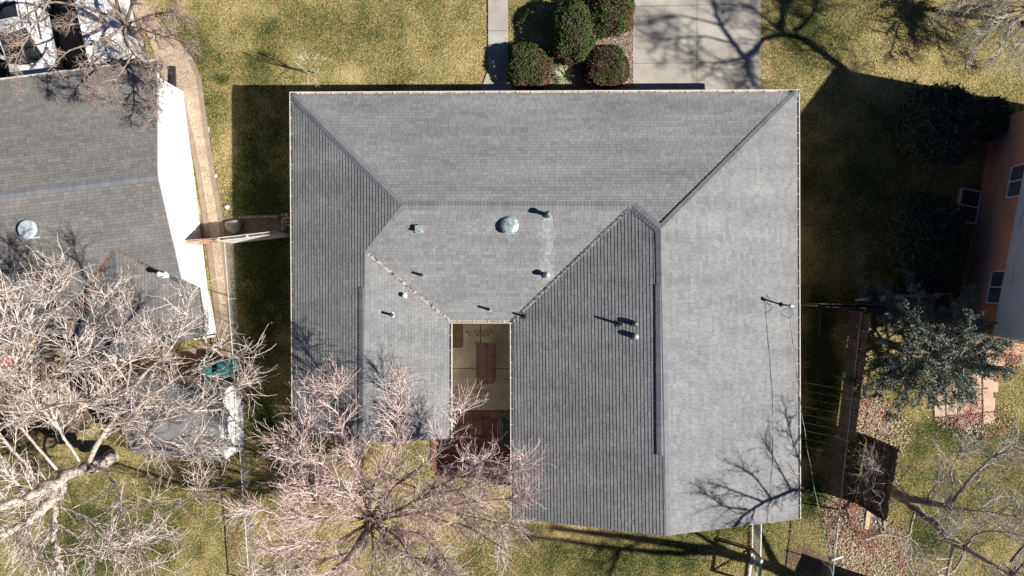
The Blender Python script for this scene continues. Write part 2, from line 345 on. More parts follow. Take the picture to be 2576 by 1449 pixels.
# driveway, front walk, neighbour's paths
sheet('driveway', [(1592, -200), (1913, -200), (1913, 330), (1592, 330)], M['concrete'], .03)
mb = MB()
for a, b in (((1753, -200), (1753, 330)), ((1592, 17), (1913, 10)), ((1592, 160), (1913, 157)), ((1592, -130), (1913, -130))): strips(mb, a, b, .018, .030)
struct(obj('driveway_joint', mb, M['joint']))
sheet('walkway', [(1228, -200), (1277, -200), (1278, 160), (1300, 226), (1300, 300), (1214, 300), (1214, 215), (1228, 175)], M['concrete'], .034)
mb = MB()
for y in (-60, 78, 169): strips(mb, (1228, y), (1278, y), .02, .034)
strips(mb, (1214, 213), (1298, 213), .03, .034); struct(obj('walkway_joint', mb, M['joint']))
sheet('neighbour_driveway', [(-500, -300), (330, -300), (352, 60), (372, 150), (380, 230), (-500, 260)], M['asphalt'], .012)
path_l = [(330, 20), (372, 90), (395, 150), (415, 210), (452, 250), (468, 320), (490, 420), (512, 560), (530, 700), (548, 850), (575, 960)]
path_r = [(345, -20), (400, 60), (450, 105), (487, 150), (507, 200), (520, 300), (535, 400), (552, 500), (566, 585), (578, 700), (590, 850), (600, 960)]
sheet('aggregate_path', path_l + path_r[::-1], M['aggregate'], .02)
off = lambda L, d: [(a + d, b) for a, b in L]
for L, d in ((path_l, 14), (path_r, -12)):
    A = L[3:]; B = off(A, d)
    sheet('path_border', A + B[::-1], M['agg_border'], .028)
mb = MB(); mb.prism([tuple(P(a, b).xy) for a, b in ((487, 325), (518, 318), (528, 321), (527, 334), (518, 331), (508, 326))], .0, .026)
struct(obj('path_patch', mb, M['concrete']))
# courtyard floor, tile terrace, rear pavers
sheet('patio', [(1100, 790), (1330, 790), (1330, 1031), (1100, 1031)], M['concrete_old'], .05)
mb = MB(); strips(mb, (1209, 792), (1209, 1031), .035, .051); strips(mb, (1105, 927), (1325, 927), .035, .051); struct(obj('patio_joint', mb, M['joint']))
mb = MB()
for ix in range(11):
    for iy in range(7):
        x0 = 1085 + ix * 21.5; y0 = 1033 + iy * 21.5; k = rnd.uniform(.7, 1.15)
        if 1100 + iy * 4 > 1000: mb.prism([tuple(P(a, b).xy) for a, b in ((x0, y0), (x0 + 20.3, y0), (x0 + 20.3, y0 + 20.3), (x0, y0 + 20.3))], -.02, .045 + rnd.uniform(0, .004), 0, (k, k * .98, k * .96))
struct(obj('tile_terrace', mb, M['tile_red']))
mb = MB()
for ix in range(6):
    for iy in range(9):
        x0 = 2350 + ix * 30.5 + rnd.uniform(-1, 1); y0 = 930 + iy * 30 - ix * 3 + rnd.uniform(-1, 1)
        if ix > 4 and iy < 7 and rnd.random() < .8: continue
        if x0 + y0 > 3545 or iy * 30 + (5 - ix) * 10 > 128 and iy > 3 and ix < 1: continue
        if y0 > 1040: continue
        k = rnd.uniform(.88, 1.1); mb.prism([tuple(P(a, b).xy) for a, b in ((x0, y0), (x0 + 26, y0 - 1.5), (x0 + 27, y0 + 26), (x0 + 1, y0 + 27))], -.04, .03 + rnd.uniform(0, .006), 0, (k, k, k))
for (x0, y0, s) in ((2474, 1001, 28), (2484, 960, 26), (2500, 900, 26), (2470, 870, 26)):
    mb.prism([tuple(P(a, b).xy) for a, b in ((x0, y0), (x0 + s, y0), (x0 + s, y0 + s), (x0, y0 + s))], -.04, .033)
for ix in range(5):
    for iy in range(2):
        x0 = 2512 + ix * 34; y0 = 838 + iy * 24 + ix * 6; mb.prism([tuple(P(a, b).xy) for a, b in ((x0, y0), (x0 + 32, y0 + 5), (x0 + 31, y0 + 27), (x0 - 1, y0 + 22))], -.04, .035, 0, (1.05, 1.0, .85))
struct(obj('rear_paving', mb, M['paver']))
sheet('neighbour_patio', [(-100, 800), (175, 800), (330, 905), (560, 860), (575, 960), (300, 1010), (-100, 1010)], M['concrete_old'], .018)
sheet('gravel_strip', [(500, 548), (590, 542), (700, 540), (735, 545), (735, 586), (500, 600)], M['soil'], .010)

# ---------------------------------------------------------------- shingled roofs
def cross2(o, a, b): return (a[0] - o[0]) * (b[1] - o[1]) - (a[1] - o[1]) * (b[0] - o[0])
def clip(poly, conv):
    out_ = poly
    for k in range(len(conv)):
        a = conv[k]; b = conv[(k + 1) % len(conv)]; inp = out_; out_ = []
        if not inp: break
        for q in range(len(inp)):
            c = inp[q]; d = inp[(q + 1) % len(inp)]; sc_ = cross2(a, b, c); sd = cross2(a, b, d)
            if sc_ >= 0: out_.append(c)
            if (sc_ >= 0) != (sd >= 0):
                t_ = sc_ / (sc_ - sd); out_.append((c[0] + (d[0] - c[0]) * t_, c[1] + (d[1] - c[1]) * t_))
    return out_
class Plane:
    def __init__(s, pts):
        n = Vector((0, 0, 0)); k = len(pts)
        for q in range(k):
            a, b = pts[q], pts[(q + 1) % k]
            n += Vector(((a.y - b.y) * (a.z + b.z), (a.z - b.z) * (a.x + b.x), (a.x - b.x) * (a.y + b.y)))
        n.normalize()
        if n.z < 0: n = -n
        s.n = n; s.o = sum(pts, Vector((0, 0, 0))) / k
        s.v = (Vector((0, 0, 1)) - n * n.z).normalized(); s.u = s.v.cross(n).normalized()
    def z(s, x, y): return s.o.z - (s.n.x * (x - s.o.x) + s.n.y * (y - s.o.y)) / s.n.z
    def at(s, px, py, dz=0):
        z = s.o.z
        for _ in range(12): p = P(px, py, z); z = s.z(p.x, p.y)
        p = P(px, py, z); p.z += dz; return p
    def uv(s, p): d = p - s.o; return (d.dot(s.u), d.dot(s.v))
    def w(s, u, v, h=0): return s.o + s.u * u + s.v * v + s.n * h
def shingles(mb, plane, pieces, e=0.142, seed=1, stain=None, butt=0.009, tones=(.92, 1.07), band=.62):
    r = random.Random(seed); P2 = []
    for pc in pieces:
        q = [plane.uv(p) for p in pc]
        a = sum(q[k][0] * q[(k + 1) % len(q)][1] - q[(k + 1) % len(q)][0] * q[k][1] for k in range(len(q)))
        if a < 0: q.reverse()
        P2.append(q)
        mb.poly([plane.w(u, v, -.012) for u, v in q], 1)
    us = [u for q in P2 for u, v in q]; vs = [v for q in P2 for u, v in q]
    u0, u1, v0, v1 = min(us), max(us), min(vs), max(vs)
    v = v0 - .02; row = 0
    while v < v1:
        u = u0 - r.uniform(0, .4); rk = r.uniform(.97, 1.03)
        while u < u1:
            wd = r.choice((.17, .22, .26, .28, .31, .34, .36)); g = .008
            k = (r.uniform(*tones) if r.random() < .8 else r.choice((tones[0] - .05, tones[1] + .02))) * rk
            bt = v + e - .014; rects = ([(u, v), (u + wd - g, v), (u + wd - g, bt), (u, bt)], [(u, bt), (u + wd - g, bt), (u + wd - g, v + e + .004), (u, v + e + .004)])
            h0 = butt + r.uniform(-.001, .004)
            tint = [k, k, k]
            if stain:
                c = plane.w(u + wd / 2, v + e / 2); tint = [a * b for a, b in zip(tint, stain(c))]
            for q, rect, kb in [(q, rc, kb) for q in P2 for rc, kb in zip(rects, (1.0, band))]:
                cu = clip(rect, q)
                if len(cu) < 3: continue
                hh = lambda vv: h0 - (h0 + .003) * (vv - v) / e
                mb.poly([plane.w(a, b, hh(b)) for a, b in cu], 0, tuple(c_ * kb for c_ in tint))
                lo_ = sorted([a for a, b in cu if abs(b - v) < 1e-6])
                if len(lo_) >= 2: mb.poly([plane.w(lo_[0], v - .007, -.009), plane.w(lo_[-1], v - .007, -.009), plane.w(lo_[-1], v, h0), plane.w(lo_[0], v, h0)], 1)
            u += wd
        v += e; row += 1
def caps(mb, a, b, n1, n2, wd=.17, sp=.145, raise_=.010, seed=3, vent=None):
    """bent cap shingles lapped from a to b; n1,n2 = the two roof plane normals"""
    r = random.Random(seed); d = (b - a); L = d.length; d.normalize()
    s1 = d.cross(n1).normalized(); s2 = d.cross(n2).normalized(); n = (n1 + n2).normalized()
    if s1.dot(n2) > 0: s1 = -s1
    if s2.dot(n1) > 0: s2 = -s2
    s1 = s1 if s1.z <= 0.01 else -s1; s2 = s2 if s2.z <= 0.01 else -s2
    t_ = 0.0
    while t_ < L:
        t1 = min(t_ + sp + .03, L); k = r.uniform(.88, 1.08); tint = (k, k, k); w1 = wd * r.uniform(.97, 1.03)
        e0 = raise_ + .008; e1 = raise_ - .001
        pa = a + d * t_; pb = a + d * t1
        q = lambda p, h, w_, s_, nn: p + s_ * w_ + nn * h
        A = [q(pa, e0, w1, s1, n1), q(pa, e0 + .006, 0, s1, n), q(pa, e0, w1, s2, n2)]
        B = [q(pb, e1, w1, s1, n1), q(pb, e1 + .006, 0, s1, n), q(pb, e1, w1, s2, n2)]
        lowa = [q(pa, -.006, w1, s1, n1), q(pa, -.006, 0, s1, n), q(pa, -.006, w1, s2, n2)]
        lowb = [q(pb, -.006, w1, s1, n1), q(pb, -.006, 0, s1, n), q(pb, -.006, w1, s2, n2)]
        mb.add(A + B + lowa + lowb, [(0, 3, 4, 1), (1, 4, 5, 2), (0, 1, 7, 6), (1, 2, 8, 7), (0, 6, 9, 3), (2, 5, 11, 8)], 0, tint)
        t_ += sp * r.uniform(.96, 1.04)

# --- main house: hip and gable roof, U-shaped round a courtyard
ZE = 2.6
def E(px, py): return P(px, py, ZE)
eA = E(735, 238); eB = E(2005, 232); eC = E(2008, 1306); eD = E(1292, 1304); eE = E(1290, 806); eF = E(1130, 806); eG = E(1130, 1104); eH = E(741, 1101)
def solve(px, py, plane): return plane.at(px, py)
rf1 = P(1010, 517, 4.32); rf2 = P(1590, 518, 4.32)
pl_front = Plane([eA, eB, rf2, rf1])
rr1 = pl_front.at(1661, 577); rr2 = P(1676, 1348, 4.70)
rr1.z = 4.71
rl1 = P(919, 632, 3.76); rl2 = P(912, 1114, 3.76)
pl_left = Plane([eA, rf1, rl1, rl2, eH]); pl_right = Plane([eB, rr1, rr2, eC])
pl_back = Plane([rf1, rf2, eE, eF]); pl_lin = Plane([rl1, rl2, eG, eF]); pl_rin = Plane([rf2, rr1, rr2, eD, eE])
def stain_back(c):     # pale zinc wash running down-slope below the flue
    px = CX + c.x * FPX / (CAM_H - c.z); py = CY - c.y * FPX / (CAM_H - c.z)
    if abs(px - 1377) < 19 and 545 < py < 705:
        k = 1 + .60 * max(0, 1 - abs(px - 1377) / 21) * (.85 + .15 * math.sin(py * .3)); 
        return (k, k * 1.015, k * 1.03)
    if abs(px - 1285) < 12 and 590 < py < 650: return (1.05, 1.05, 1.05)
    return (1, 1, 1)
base = P(1288, 700)
house = thing('house', (0, 0, 0), 'large U-shaped single-storey house with grey shingled hip roof around a courtyard', 'house')
mb = MB()
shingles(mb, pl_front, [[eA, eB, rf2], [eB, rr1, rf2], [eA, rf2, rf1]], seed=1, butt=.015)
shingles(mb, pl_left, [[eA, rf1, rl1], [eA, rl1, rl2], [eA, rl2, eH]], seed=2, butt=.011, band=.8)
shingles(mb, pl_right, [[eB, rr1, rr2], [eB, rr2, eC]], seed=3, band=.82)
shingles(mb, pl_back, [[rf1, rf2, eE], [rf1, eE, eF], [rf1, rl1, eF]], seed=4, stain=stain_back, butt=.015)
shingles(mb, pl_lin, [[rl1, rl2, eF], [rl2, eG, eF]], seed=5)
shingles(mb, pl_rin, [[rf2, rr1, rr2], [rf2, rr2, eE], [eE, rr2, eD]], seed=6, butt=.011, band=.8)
# roof underside / thickness along the rakes
for a, b in ((eH, rl2), (rl2, eG), (eD, rr2), (rr2, eC)):
    dn = Vector((0, 0, -.18)); mb.poly([a + Vector((0, 0, -.015)), b + Vector((0, 0, -.015)), b + dn, a + dn], 1)
roof = obj('roof', mb, [M['shingle'], M['under']], house)
mb = MB()
nF, nL, nR, nB, nLI, nRI = pl_front.n, pl_left.n, pl_right.n, pl_back.n, pl_lin.n, pl_rin.n
caps(mb, eA, rf1, nF, nL, seed=1); caps(mb, eB, rr1, nF, nR, seed=2); caps(mb, rf1, rf2, nF, nB, wd=.19, seed=3)
caps(mb, rf2, rr1, nF, nRI, seed=4, wd=.2); caps(mb, rl1, rf1, nL, nB, seed=5); caps(mb, rl2, rl1, nL, nLI, wd=.2, seed=6); caps(mb, rr2, rr1, nRI, nR, wd=.2, seed=7)
obj('ridge_cap', mb, M['cap'], roof)
for (pa, pb, n1, n2, sd) in ((pl_lin.at(912, 1112), pl_lin.at(912, 722), nL, nLI, 8), (pl_right.at(1664, 1146), pl_right.at(1661, 716), nRI, nR, 9)):
    zt = rl1.z if sd == 8 else rr1.z
    pa = P(912 if sd == 8 else 1664, 1112 if sd == 8 else 1146, zt); pb = P(913 if sd == 8 else 1661, 722 if sd == 8 else 716, zt)
    mb = MB(); caps(mb, pa, pb, n1, n2, wd=.19, raise_=.004, seed=sd)
    obj('ridge_vent', mb, M['cap'], roof)
def valley(a, b, na, nb, m):
    mb = MB(); d = (b - a).normalized(); s1 = d.cross(na).normalized(); s2 = d.cross(nb).normalized()
    if s1.z < 0: s1 = -s1
    if s2.z < 0: s2 = -s2
    n = (na + nb).normalized(); N_ = 24
    for k in range(N_):
        p = a + (b - a) * (k / N_); q = a + (b - a) * ((k + 1) / N_)
        for s_, nn in ((s1, na), (s2, nb)):
            mb.poly([p + n * .024, q + n * .024, q + s_ * .062 + nn * .032, p + s_ * .062 + nn * .032]); 
            mb.poly([p + s_ * .062 + nn * .032, q + s_ * .062 + nn * .032, q + s_ * .066 + nn * .0, p + s_ * .066 + nn * .0])
    for s_, nn in ((s1, na), (s2, nb)): mb.bar(a + s_ * .048 + nn * .036, b + s_ * .048 + nn * .036, .020, .012)
    mb.bar(a + n * .040, b + n * .040, .014, .02)
    return obj('valley_flashing', mb, m, roof)
valley(rl1 + (eF - rl1) * .03, eF, nLI, nB, M['valley_rust']); valley(rf2 + (eE - rf2) * .01, eE, nB, nRI, M['valley'])

def gutter(a, b, outw, parent, m_in=None, wd=.12, br=.67, lip=.016):
    a = Vector(a); b = Vector(b); o_ = Vector(outw).normalized(); d = (b - a); L = d.length; d.normalize(); mb = MB(); up = Vector((0, 0, 1))
    ze = Vector((0, 0, -.03))
    mb.bar(a + o_ * wd + ze - up * .035, b + o_ * wd + ze - up * .035, lip, .10, 0)           # front lip
    mb.bar(a + o_ * (wd - .012) + ze + up * .018, b + o_ * (wd - .012) + ze + up * .018, .030, .010, 0)
    mb.bar(a + o_ * wd * .5 + ze - up * .06, b + o_ * wd * .5 + ze - up * .06, wd * .9, .008, 1)
    for e_ in (a, b): mb.bar(e_ + ze - up * .04, e_ + o_ * wd + ze - up * .04, .01, .09, 0)
    t_ = rnd.uniform(.3, .6)
    while t_ < L:
        p = a + d * t_; mb.bar(p + ze + up * .010, p + o_ * wd + ze + up * .010, .020, .012, 0); t_ += br * rnd.uniform(.96, 1.04)
    return obj('gutter', mb, [M['gutter'], m_in or M['gutter_in']], parent)
gutter(eA + Vector((-.12, 0, 0)), eB + Vector((.12, 0, 0)), (0, 1, 0), house)
gutter(eA, eH, (-1, 0, 0), house); gutter(eB, eC, (1, 0, 0), house)
gutter(eF + Vector((0, 0, 0)), eE, (0, -1, 0), house); gutter(eF + Vector((0, -.12, 0)), eG, (1, 0, 0), house); gutter(eE + Vector((0, -.12, 0)), eD, (-1, 0, 0), house)
# fascia, walls
mb = MB()
for a, b, o_ in ((eA, eB, (0, -.02, 0)), (eH, eA, (.02, 0, 0)), (eB, eC, (-.02, 0, 0)), (eF, eE, (0, .02, 0)), (eG, eF, (-.02, 0, 0)), (eE, eD, (.02, 0, 0))):
    o_ = Vector(o_); mb.bar(a + o_ + Vector((0, 0, -.11)), b + o_ + Vector((0, 0, -.11)), .03, .16)
obj('fascia', mb, M['gutter'], house)
iw = .5
loop = [(eA.x + iw, eA.y - iw), (eH.x + iw, eH.y + .35), (eG.x - iw, eG.y + .35), (eF.x - iw, eF.y + iw), (eE.x + iw, eE.y + iw), (eD.x + iw, eD.y + .35), (eC.x - iw, eC.y + .35), (eB.x - iw, eB.y - iw)]
mb = MB()
for k in range(8):
    if k in (2, 3, 4): continue
    a = loop[k]; b = loop[(k + 1) % 8]; mb.poly([(a[0], a[1], -.1), (b[0], b[1], -.1), (b[0], b[1], 2.47), (a[0], a[1], 2.47)])
for (a, b, c) in ((loop[1], loop[2], rl2), (loop[5], loop[6], rr2)):
    mb.poly([(a[0], a[1], 2.47), (b[0], b[1], 2.47), (c.x, a[1], c.z - .12)])
obj('wall', mb, M['brick_tan'], house)
mb = MB()
for k in (2, 3, 4): a = loop[k]; b = loop[k + 1]; mb.poly([(a[0], a[1], -.1), (b[0], b[1], -.1), (b[0], b[1], 2.47), (a[0], a[1], 2.47)])
obj('courtyard_wall', mb, M['gutter'], house)
mb = MB()
for k, q in ((0, .18), (1, .18), (2, .18), (3, .18), (4, .18), (5, .18), (6, .18), (7, .18)):
    pass
# soffit closes the eaves
outer = [eA, eH, eG, eF, eE, eD, eC, eB]
for k in range(8):
    a, b = outer[k], outer[(k + 1) % 8]; c, d = loop[k], loop[(k + 1) % 8]
    mb.poly([(a.x, a.y, 2.465), (b.x, b.y, 2.465), (d[0], d[1], 2.465), (c[0], c[1], 2.465)])
obj('soffit', mb, M['gutter'], house)
def downspout(p, parent, top=2.5, m='gutter', leader=None):
    mb = MB(); mb.bar((p.x, p.y, .15), (p.x, p.y, top), .07, .09)
    if leader: mb.bar((p.x, p.y, .16), (p.x + leader[0], p.y + leader[1], .07), .07, .08)
    return obj('downspout', mb, M[m], parent)
downspout(Vector((eH.x - .16, P(0, 1024, 2.4).y, 0)), house, 2.5, leader=(-.1, 0))
downspout(Vector((eB.x - .42, eB.y - .42, 0)), house)
# ---------------------------------------------------------------- roof vents and the service mast
def flashing_plate(p, pl, w_, h_, parent, m='galv'):
    mb = MB(); q = lambda u, v, h: p + pl.u * u + pl.v * v + pl.n * h
    for (a, b) in ((.016, .020),):
        c = [q(-w_, -h_, b), q(w_, -h_, b), q(w_, h_ * .1, b), q(-w_, h_ * .1, b)]; d = [x - pl.n * .012 for x in c]
        mb.add(c + d, [(0, 1, 2, 3), (0, 4, 5, 1), (1, 5, 6, 2), (2, 6, 7, 3), (3, 7, 4, 0)])
    mb.bar(q(-w_, -h_, .022), q(w_, -h_, .022), .02, .012)
    mb.lathe(p + pl.n * .02, [(w_ * .62, -.03), (w_ * .6, .02), (w_ * .42, .07), (w_ * .36, .10)], 14)
    return obj('flashing', mb, M[m], parent)
def pipe_vent(px, py, pl, h, r, style, fw=.15, m='galv_dark', fm='galv', parent=None):
    p = pl.at(px, py); mb = MB(); top = p.z + h
    if style == 'pipe':
        mb.lathe((p.x, p.y, 0), [(r, p.z - .1), (r, top), (r * .78, top), (r * .78, top - .12)], 14)
        mb.f.pop(); mb.m.pop(); mb.t.pop()
        mb.lathe((p.x, p.y, 0), [(r * 1.5, p.z), (r * 1.45, p.z + .05), (r * 1.05, p.z + .11)], 14)
    elif style == 'flue':
        mb.lathe((p.x, p.y, 0), [(r, p.z - .1), (r, top - .14)], 16)
        mb.lathe((p.x, p.y, 0), [(r * 1.25, top - .16), (r * 1.45, top - .11), (r * 1.45, top - .03), (r * 1.1, top), (r * .4, top + .03), (.005, top + .04)], 18)
        mb.lathe((p.x, p.y, 0), [(r * 1.75, p.z + .04), (r * 1.7, p.z + .07), (r * 1.05, p.z + .12)], 16)
    elif style == 'cap':
        mb.lathe((p.x, p.y, 0), [(r, p.z - .1), (r, top - .1)], 14)
        mb.lathe((p.x, p.y, 0), [(r * 1.35, top - .14), (r * 1.5, top - .09), (r * 1.4, top - .03), (r * .7, top + .01), (.004, top + .02)], 16)
    v = obj('vent_pipe', mb, M[m], parent or house, smooth=False)
    flashing_plate(p, pl, fw, fw, v, fm); return v
pipe_vent(1377, 541, pl_back, .60, .08, 'flue', .19, 'galv_dark')
pipe_vent(1375, 692, pl_back, .44, .085, 'flue', .17, 'galv')
pipe_vent(1061, 692, pl_back, .33, .055, 'pipe', .12)
pipe_vent(1229, 778, pl_back, .38, .05, 'pipe', .10, 'rubber')
pipe_vent(986, 792, pl_lin, .42, .05, 'pipe', .11, 'rubber')
pipe_vent(1018, 743, pl_lin, .24, .065, 'cap', .12, 'galv_new')
pipe_vent(1320, 796, pl_rin, .30, .05, 'pipe', .12, 'rubber', 'galv_dark')
pipe_vent(1559, 815, pl_rin, .36, .05, 'pipe', .14, 'rubber', 'galv_dark')
pipe_vent(1597, 814, pl_rin, .22, .08, 'cap', .12, 'galv_dark', 'galv_dark'); pipe_vent(1598, 846, pl_rin, .22, .08, 'cap', .14, 'galv', 'galv_dark')
def dome_vent(px, py, pl, r, parent, m, fl=1.0):
    p = pl.at(px, py); mb = MB()
    mb.lathe((p.x, p.y, p.z), [(r * .72, -.12), (r * .72, .10)], 28)
    mb.lathe((p.x, p.y, p.z), [(r * .93, .07), (r, .10), (r, .15), (r * .93, .18), (r * .88, .19), (r * .80, .19 + .045 * fl), (r * .55, .19 + .085 * fl), (r * .25, .19 + .1 * fl), (.01, .19 + .102 * fl)], 36)
    for k in range(8):
        a = k * math.pi / 4; mb.bar(Vector((p.x + r * .78 * math.cos(a), p.y + r * .78 * math.sin(a), p.z - .02)), Vector((p.x + r * .78 * math.cos(a), p.y + r * .78 * math.sin(a), p.z + .10)), .02, .02)
    v = obj('attic_vent', mb, m, parent, smooth=False)
    mb = MB(); q = lambda u, v_, h: p + pl.u * u + pl.v * v_ + pl.n * h; s_ = r * .95
    c = [q(-s_ * .5, -s_ * 1.05, .018), q(s_ * .9, -s_ * 1.05, .018), q(s_ * .9, -s_ * .9, .018), q(-s_ * .5, -s_ * .9, .018)]; d = [x - pl.n * .014 for x in c]
    mb.add(c + d, [(0, 1, 2, 3), (0, 4, 5, 1), (1, 5, 6, 2), (2, 6, 7, 3), (3, 7, 4, 0)])
    obj('flashing', mb, m, v); return v
dome_vent(1282, 567, pl_back, .385, house, M['galv_dome'])
p = pl_back.at(1054, 576); mb = MB(); mb.box((p.x, p.y, p.z + .06), (.24, .24, .26)); mb.box((p.x, p.y, p.z + .20), (.29, .27, .035)); mb.bar(p + Vector((-.15, -.15, .02)), p + Vector((.15, -.15, .02)), .05, .02)
v = obj('box_vent', mb, M['galv'], house, bevel=.008); flashing_plate(p, pl_back, .18, .18, v)
# service mast with weatherhead, brace and drip loops; cable leaves towards the back
p = pl_right.at(1962, 766); p = Vector((p.x + .05, p.y, p.z)); top = Vector((p.x + .02, p.y - .02, p.z + .95)); mb = MB()
mb.tube([p - Vector((0, 0, .2)), top], .035, 12); mb.lathe(p, [(.10, .0), (.09, .04), (.045, .09)], 14)
mast = obj('service_mast', mb, M['rubber'], house)
mb = MB(); mb.lathe(top, [(.05, -.08), (.07, -.04), (.085, .02), (.06, .07), (.01, .09)], 16); mb.box(top + Vector((.05, -.03, .0)), (.12, .1, .1)); obj('weatherhead', mb, M['steel'], mast, bevel=.01)
mb = MB(); cl = top + Vector((.02, -.55, -.12))
for k in range(3):
    a = top + Vector((.07 - .06 * k, -.05, -.02)); sx = (-.32, .06, .22)[k]; pts = []
    for q in range(13):
        t_ = q / 12; pts.append(a.lerp(cl, t_) + Vector((sx * math.sin(math.pi * t_), 0, -.28 * math.sin(math.pi * t_))))
    mb.tube(pts, .009, 5)
obj('drip_loop', mb, M['rubber'], mast)
mb = MB(); mb.bar(top + Vector((0, .02, -.35)), top + Vector((.02, .30, -.15)), .02, .02); mb.box(top + Vector((0, 0, -.14)), (.16, .08, .05)); obj('bracket', mb, M['steel'], mast)
mb = MB(); pts = []; e_ = P(2120, 1560, 5.2)
for q in range(40): t_ = q / 39; pts.append(cl.lerp(e_, t_) + Vector((0, 0, -.55 * math.sin(math.pi * t_))))
mb.tube(pts, .010, 5, 0); pts2 = [pp + Vector((.018 * math.sin(q * 1.3), 0, .018 * math.cos(q * 1.3))) for q, pp in enumerate(pts)]; mb.tube(pts2, .006, 4, 1)
tag(obj('power_cable', mb, [M['rubber'], M['steel']]), 'twisted overhead power cable running from the roof mast to the back yard', 'cable')

# ---------------------------------------------------------------- west neighbour: low gabled house with white end wall
R1 = P(397, 443, 3.4); dd = Vector((-.9925, -.122, 0)); gg = Vector((-.122, .9925, 0)); SL = .212
def W(a, b, z=None):      # a metres west along the ridge, b metres towards the street
    q = R1 + dd * a + gg * b; q.z = 3.4 - SL * abs(b) if z is None else z; return q
whouse = thing('house', (0, 0, 0), 'neighbouring house with brownish grey gabled roof and bright white end wall beside the aggregate path', 'house')
LW = 12.0
f1 = W(-.03, 5.2); f2 = W(LW, 5.2); RL = W(LW, 0); E2 = W(-.02, -4.6); BL = W(LW, -6.2)
VA = P(288, 628, 2.815); VR = P(500, 722, 2.36); VL = P(160, 835, 2.20)
WRE = P(312, 905, 2.83); WER = P(514, 842, 2.26); WEL = P(180, 922, 2.25)
pw_f = Plane([R1, f1, f2, RL]); pw_b = Plane([R1, RL, BL, VL, VA, E2]); pw_r = Plane([VA, VR, WER, WRE]); pw_l = Plane([VA, WRE, WEL, VL])
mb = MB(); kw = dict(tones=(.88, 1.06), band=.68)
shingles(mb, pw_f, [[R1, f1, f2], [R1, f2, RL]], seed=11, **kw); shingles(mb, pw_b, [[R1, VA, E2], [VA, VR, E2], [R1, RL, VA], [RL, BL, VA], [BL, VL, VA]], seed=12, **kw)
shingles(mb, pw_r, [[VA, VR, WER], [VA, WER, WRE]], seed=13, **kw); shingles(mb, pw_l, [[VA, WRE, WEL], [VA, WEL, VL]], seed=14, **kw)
dn = Vector((0, 0, -.16))
for a, b in ((f1, R1), (R1, E2), (VR, WER), (WER, WRE), (WRE, WEL), (WEL, VL)): mb.poly([a + Vector((0, 0, -.014)), b + Vector((0, 0, -.014)), b + dn, a + dn], 1)
wroof = obj('roof', mb, [M['shingle_w'], M['under']], whouse)
mb = MB(); caps(mb, R1, RL, pw_f.n, pw_b.n, wd=.17, seed=21); obj('ridge_cap', mb, M['cap'], wroof); mb = MB(); caps(mb, WRE, VA, pw_l.n, pw_r.n, wd=.15, seed=22); obj('ridge_cap', mb, M['cap'], wroof)
# dead leaves lodged in the valleys
r_ = np.random.default_rng(5)
def leaf_scatter(name, pts, nrm, tints, size=(.02, .05), parent=None, m='leaf', tilt=.5, seed=1):
    r = np.random.default_rng(seed); n = len(pts); a = r.uniform(0, 2 * np.pi, n); s = r.uniform(*size, n)
    u = np.c_[np.cos(a), np.sin(a), r.normal(0, tilt, n)]; u /= np.linalg.norm(u, axis=1)[:, None]
    v = np.c_[-np.sin(a), np.cos(a), r.normal(0, tilt, n)]; v /= np.linalg.norm(v, axis=1)[:, None]
    asp = r.uniform(.45, .8, n)
    A = pts + u * s[:, None]; B = pts + v * (s * asp)[:, None]; C = pts - u * s[:, None]; D = pts - v * (s * asp)[:, None]
    V = np.stack([A, B, C, D], 1).reshape(-1, 3); F_ = np.arange(4 * n).reshape(n, 4)
    return nobj(name, V, F_, M[m], parent, tints)
pts = []
for a, b, n in ((VA, VL, 900), (VA, VR, 300)):
    for k in range(n):
        t_ = r_.uniform(0.02, .98); q = a.lerp(b, t_); pts.append((q.x + r_.normal(0, .035), q.y + r_.normal(0, .035), q.z + .03 + abs(r_.normal(0, .008))))
pts = np.array(pts); k = r_.uniform(.6, 1.2, len(pts))
stuff(leaf_scatter('fallen_leaves', pts, None, np.c_[.34 * k, .15 * k, .07 * k], (.015, .035), None), 'orange dead leaves lodged in the roof valleys of the low grey house', 'leaves')
gutter(f1 + Vector((0, 0, .02)), f2 + Vector((0, 0, .02)), gg, whouse, wd=.11, br=1.3)
mb = MB()   # end wall (white) and the two small returns
w1 = W(.02, 4.55, 0); w2 = W(.0, -4.62, 0)
T = lambda q, z: Vector((q.x, q.y, z))
mb.poly([T(w2, -.1), T(w1, -.1), T(w1, W(0, 4.55).z - .02), T(W(.01, 0), 3.37), T(w2, 2.40)])
wr = Vector((-13.85, -2.11, 0))
mb.poly([T(wr, -.1), T(w2, -.1), T(w2, 2.40), T(wr, 2.22)])
obj('end_wall', mb, M['white_wall'], whouse)
mb = MB(); w3 = W(LW, 4.55, 0); mb.poly([T(w1, -.1), T(w3, -.1), T(w3, 2.35), T(w1, 2.40)]); obj('front_wall', mb, M['brick_pink'], whouse); mb = MB()
wl = T(WEL, 0) + Vector((.3, .3, 0)); wv = T(VL, 0) + Vector((.3, .3, 0)); bl = T(BL, 0) + gg * .4
for a, b in ((wr + Vector((-.05, .25, 0)), wl), (wl, wv), (wv, bl)): mb.poly([T(a, -.1), T(b, -.1), T(b, 2.2), T(a, 2.2)])
obj('wall', mb, M['brick_pink'], whouse)
mb = MB(); mb.bar(W(-.03, 5.2) - Vector((0, 0, .06)), R1 - Vector((0, 0, .06)), .05, .13); mb.bar(R1 - Vector((0, 0, .06)), W(-.03, -4.6) - Vector((0, 0, .06)), .05, .13); obj('rake_board', mb, M['siding'], whouse)
mb = MB(); mb.bar(WEL + Vector((-.03, 0, -.02)), VL + Vector((-.03, .05, -.02)), .05, .10); obj('gutter', mb, M['white_paint'], whouse)
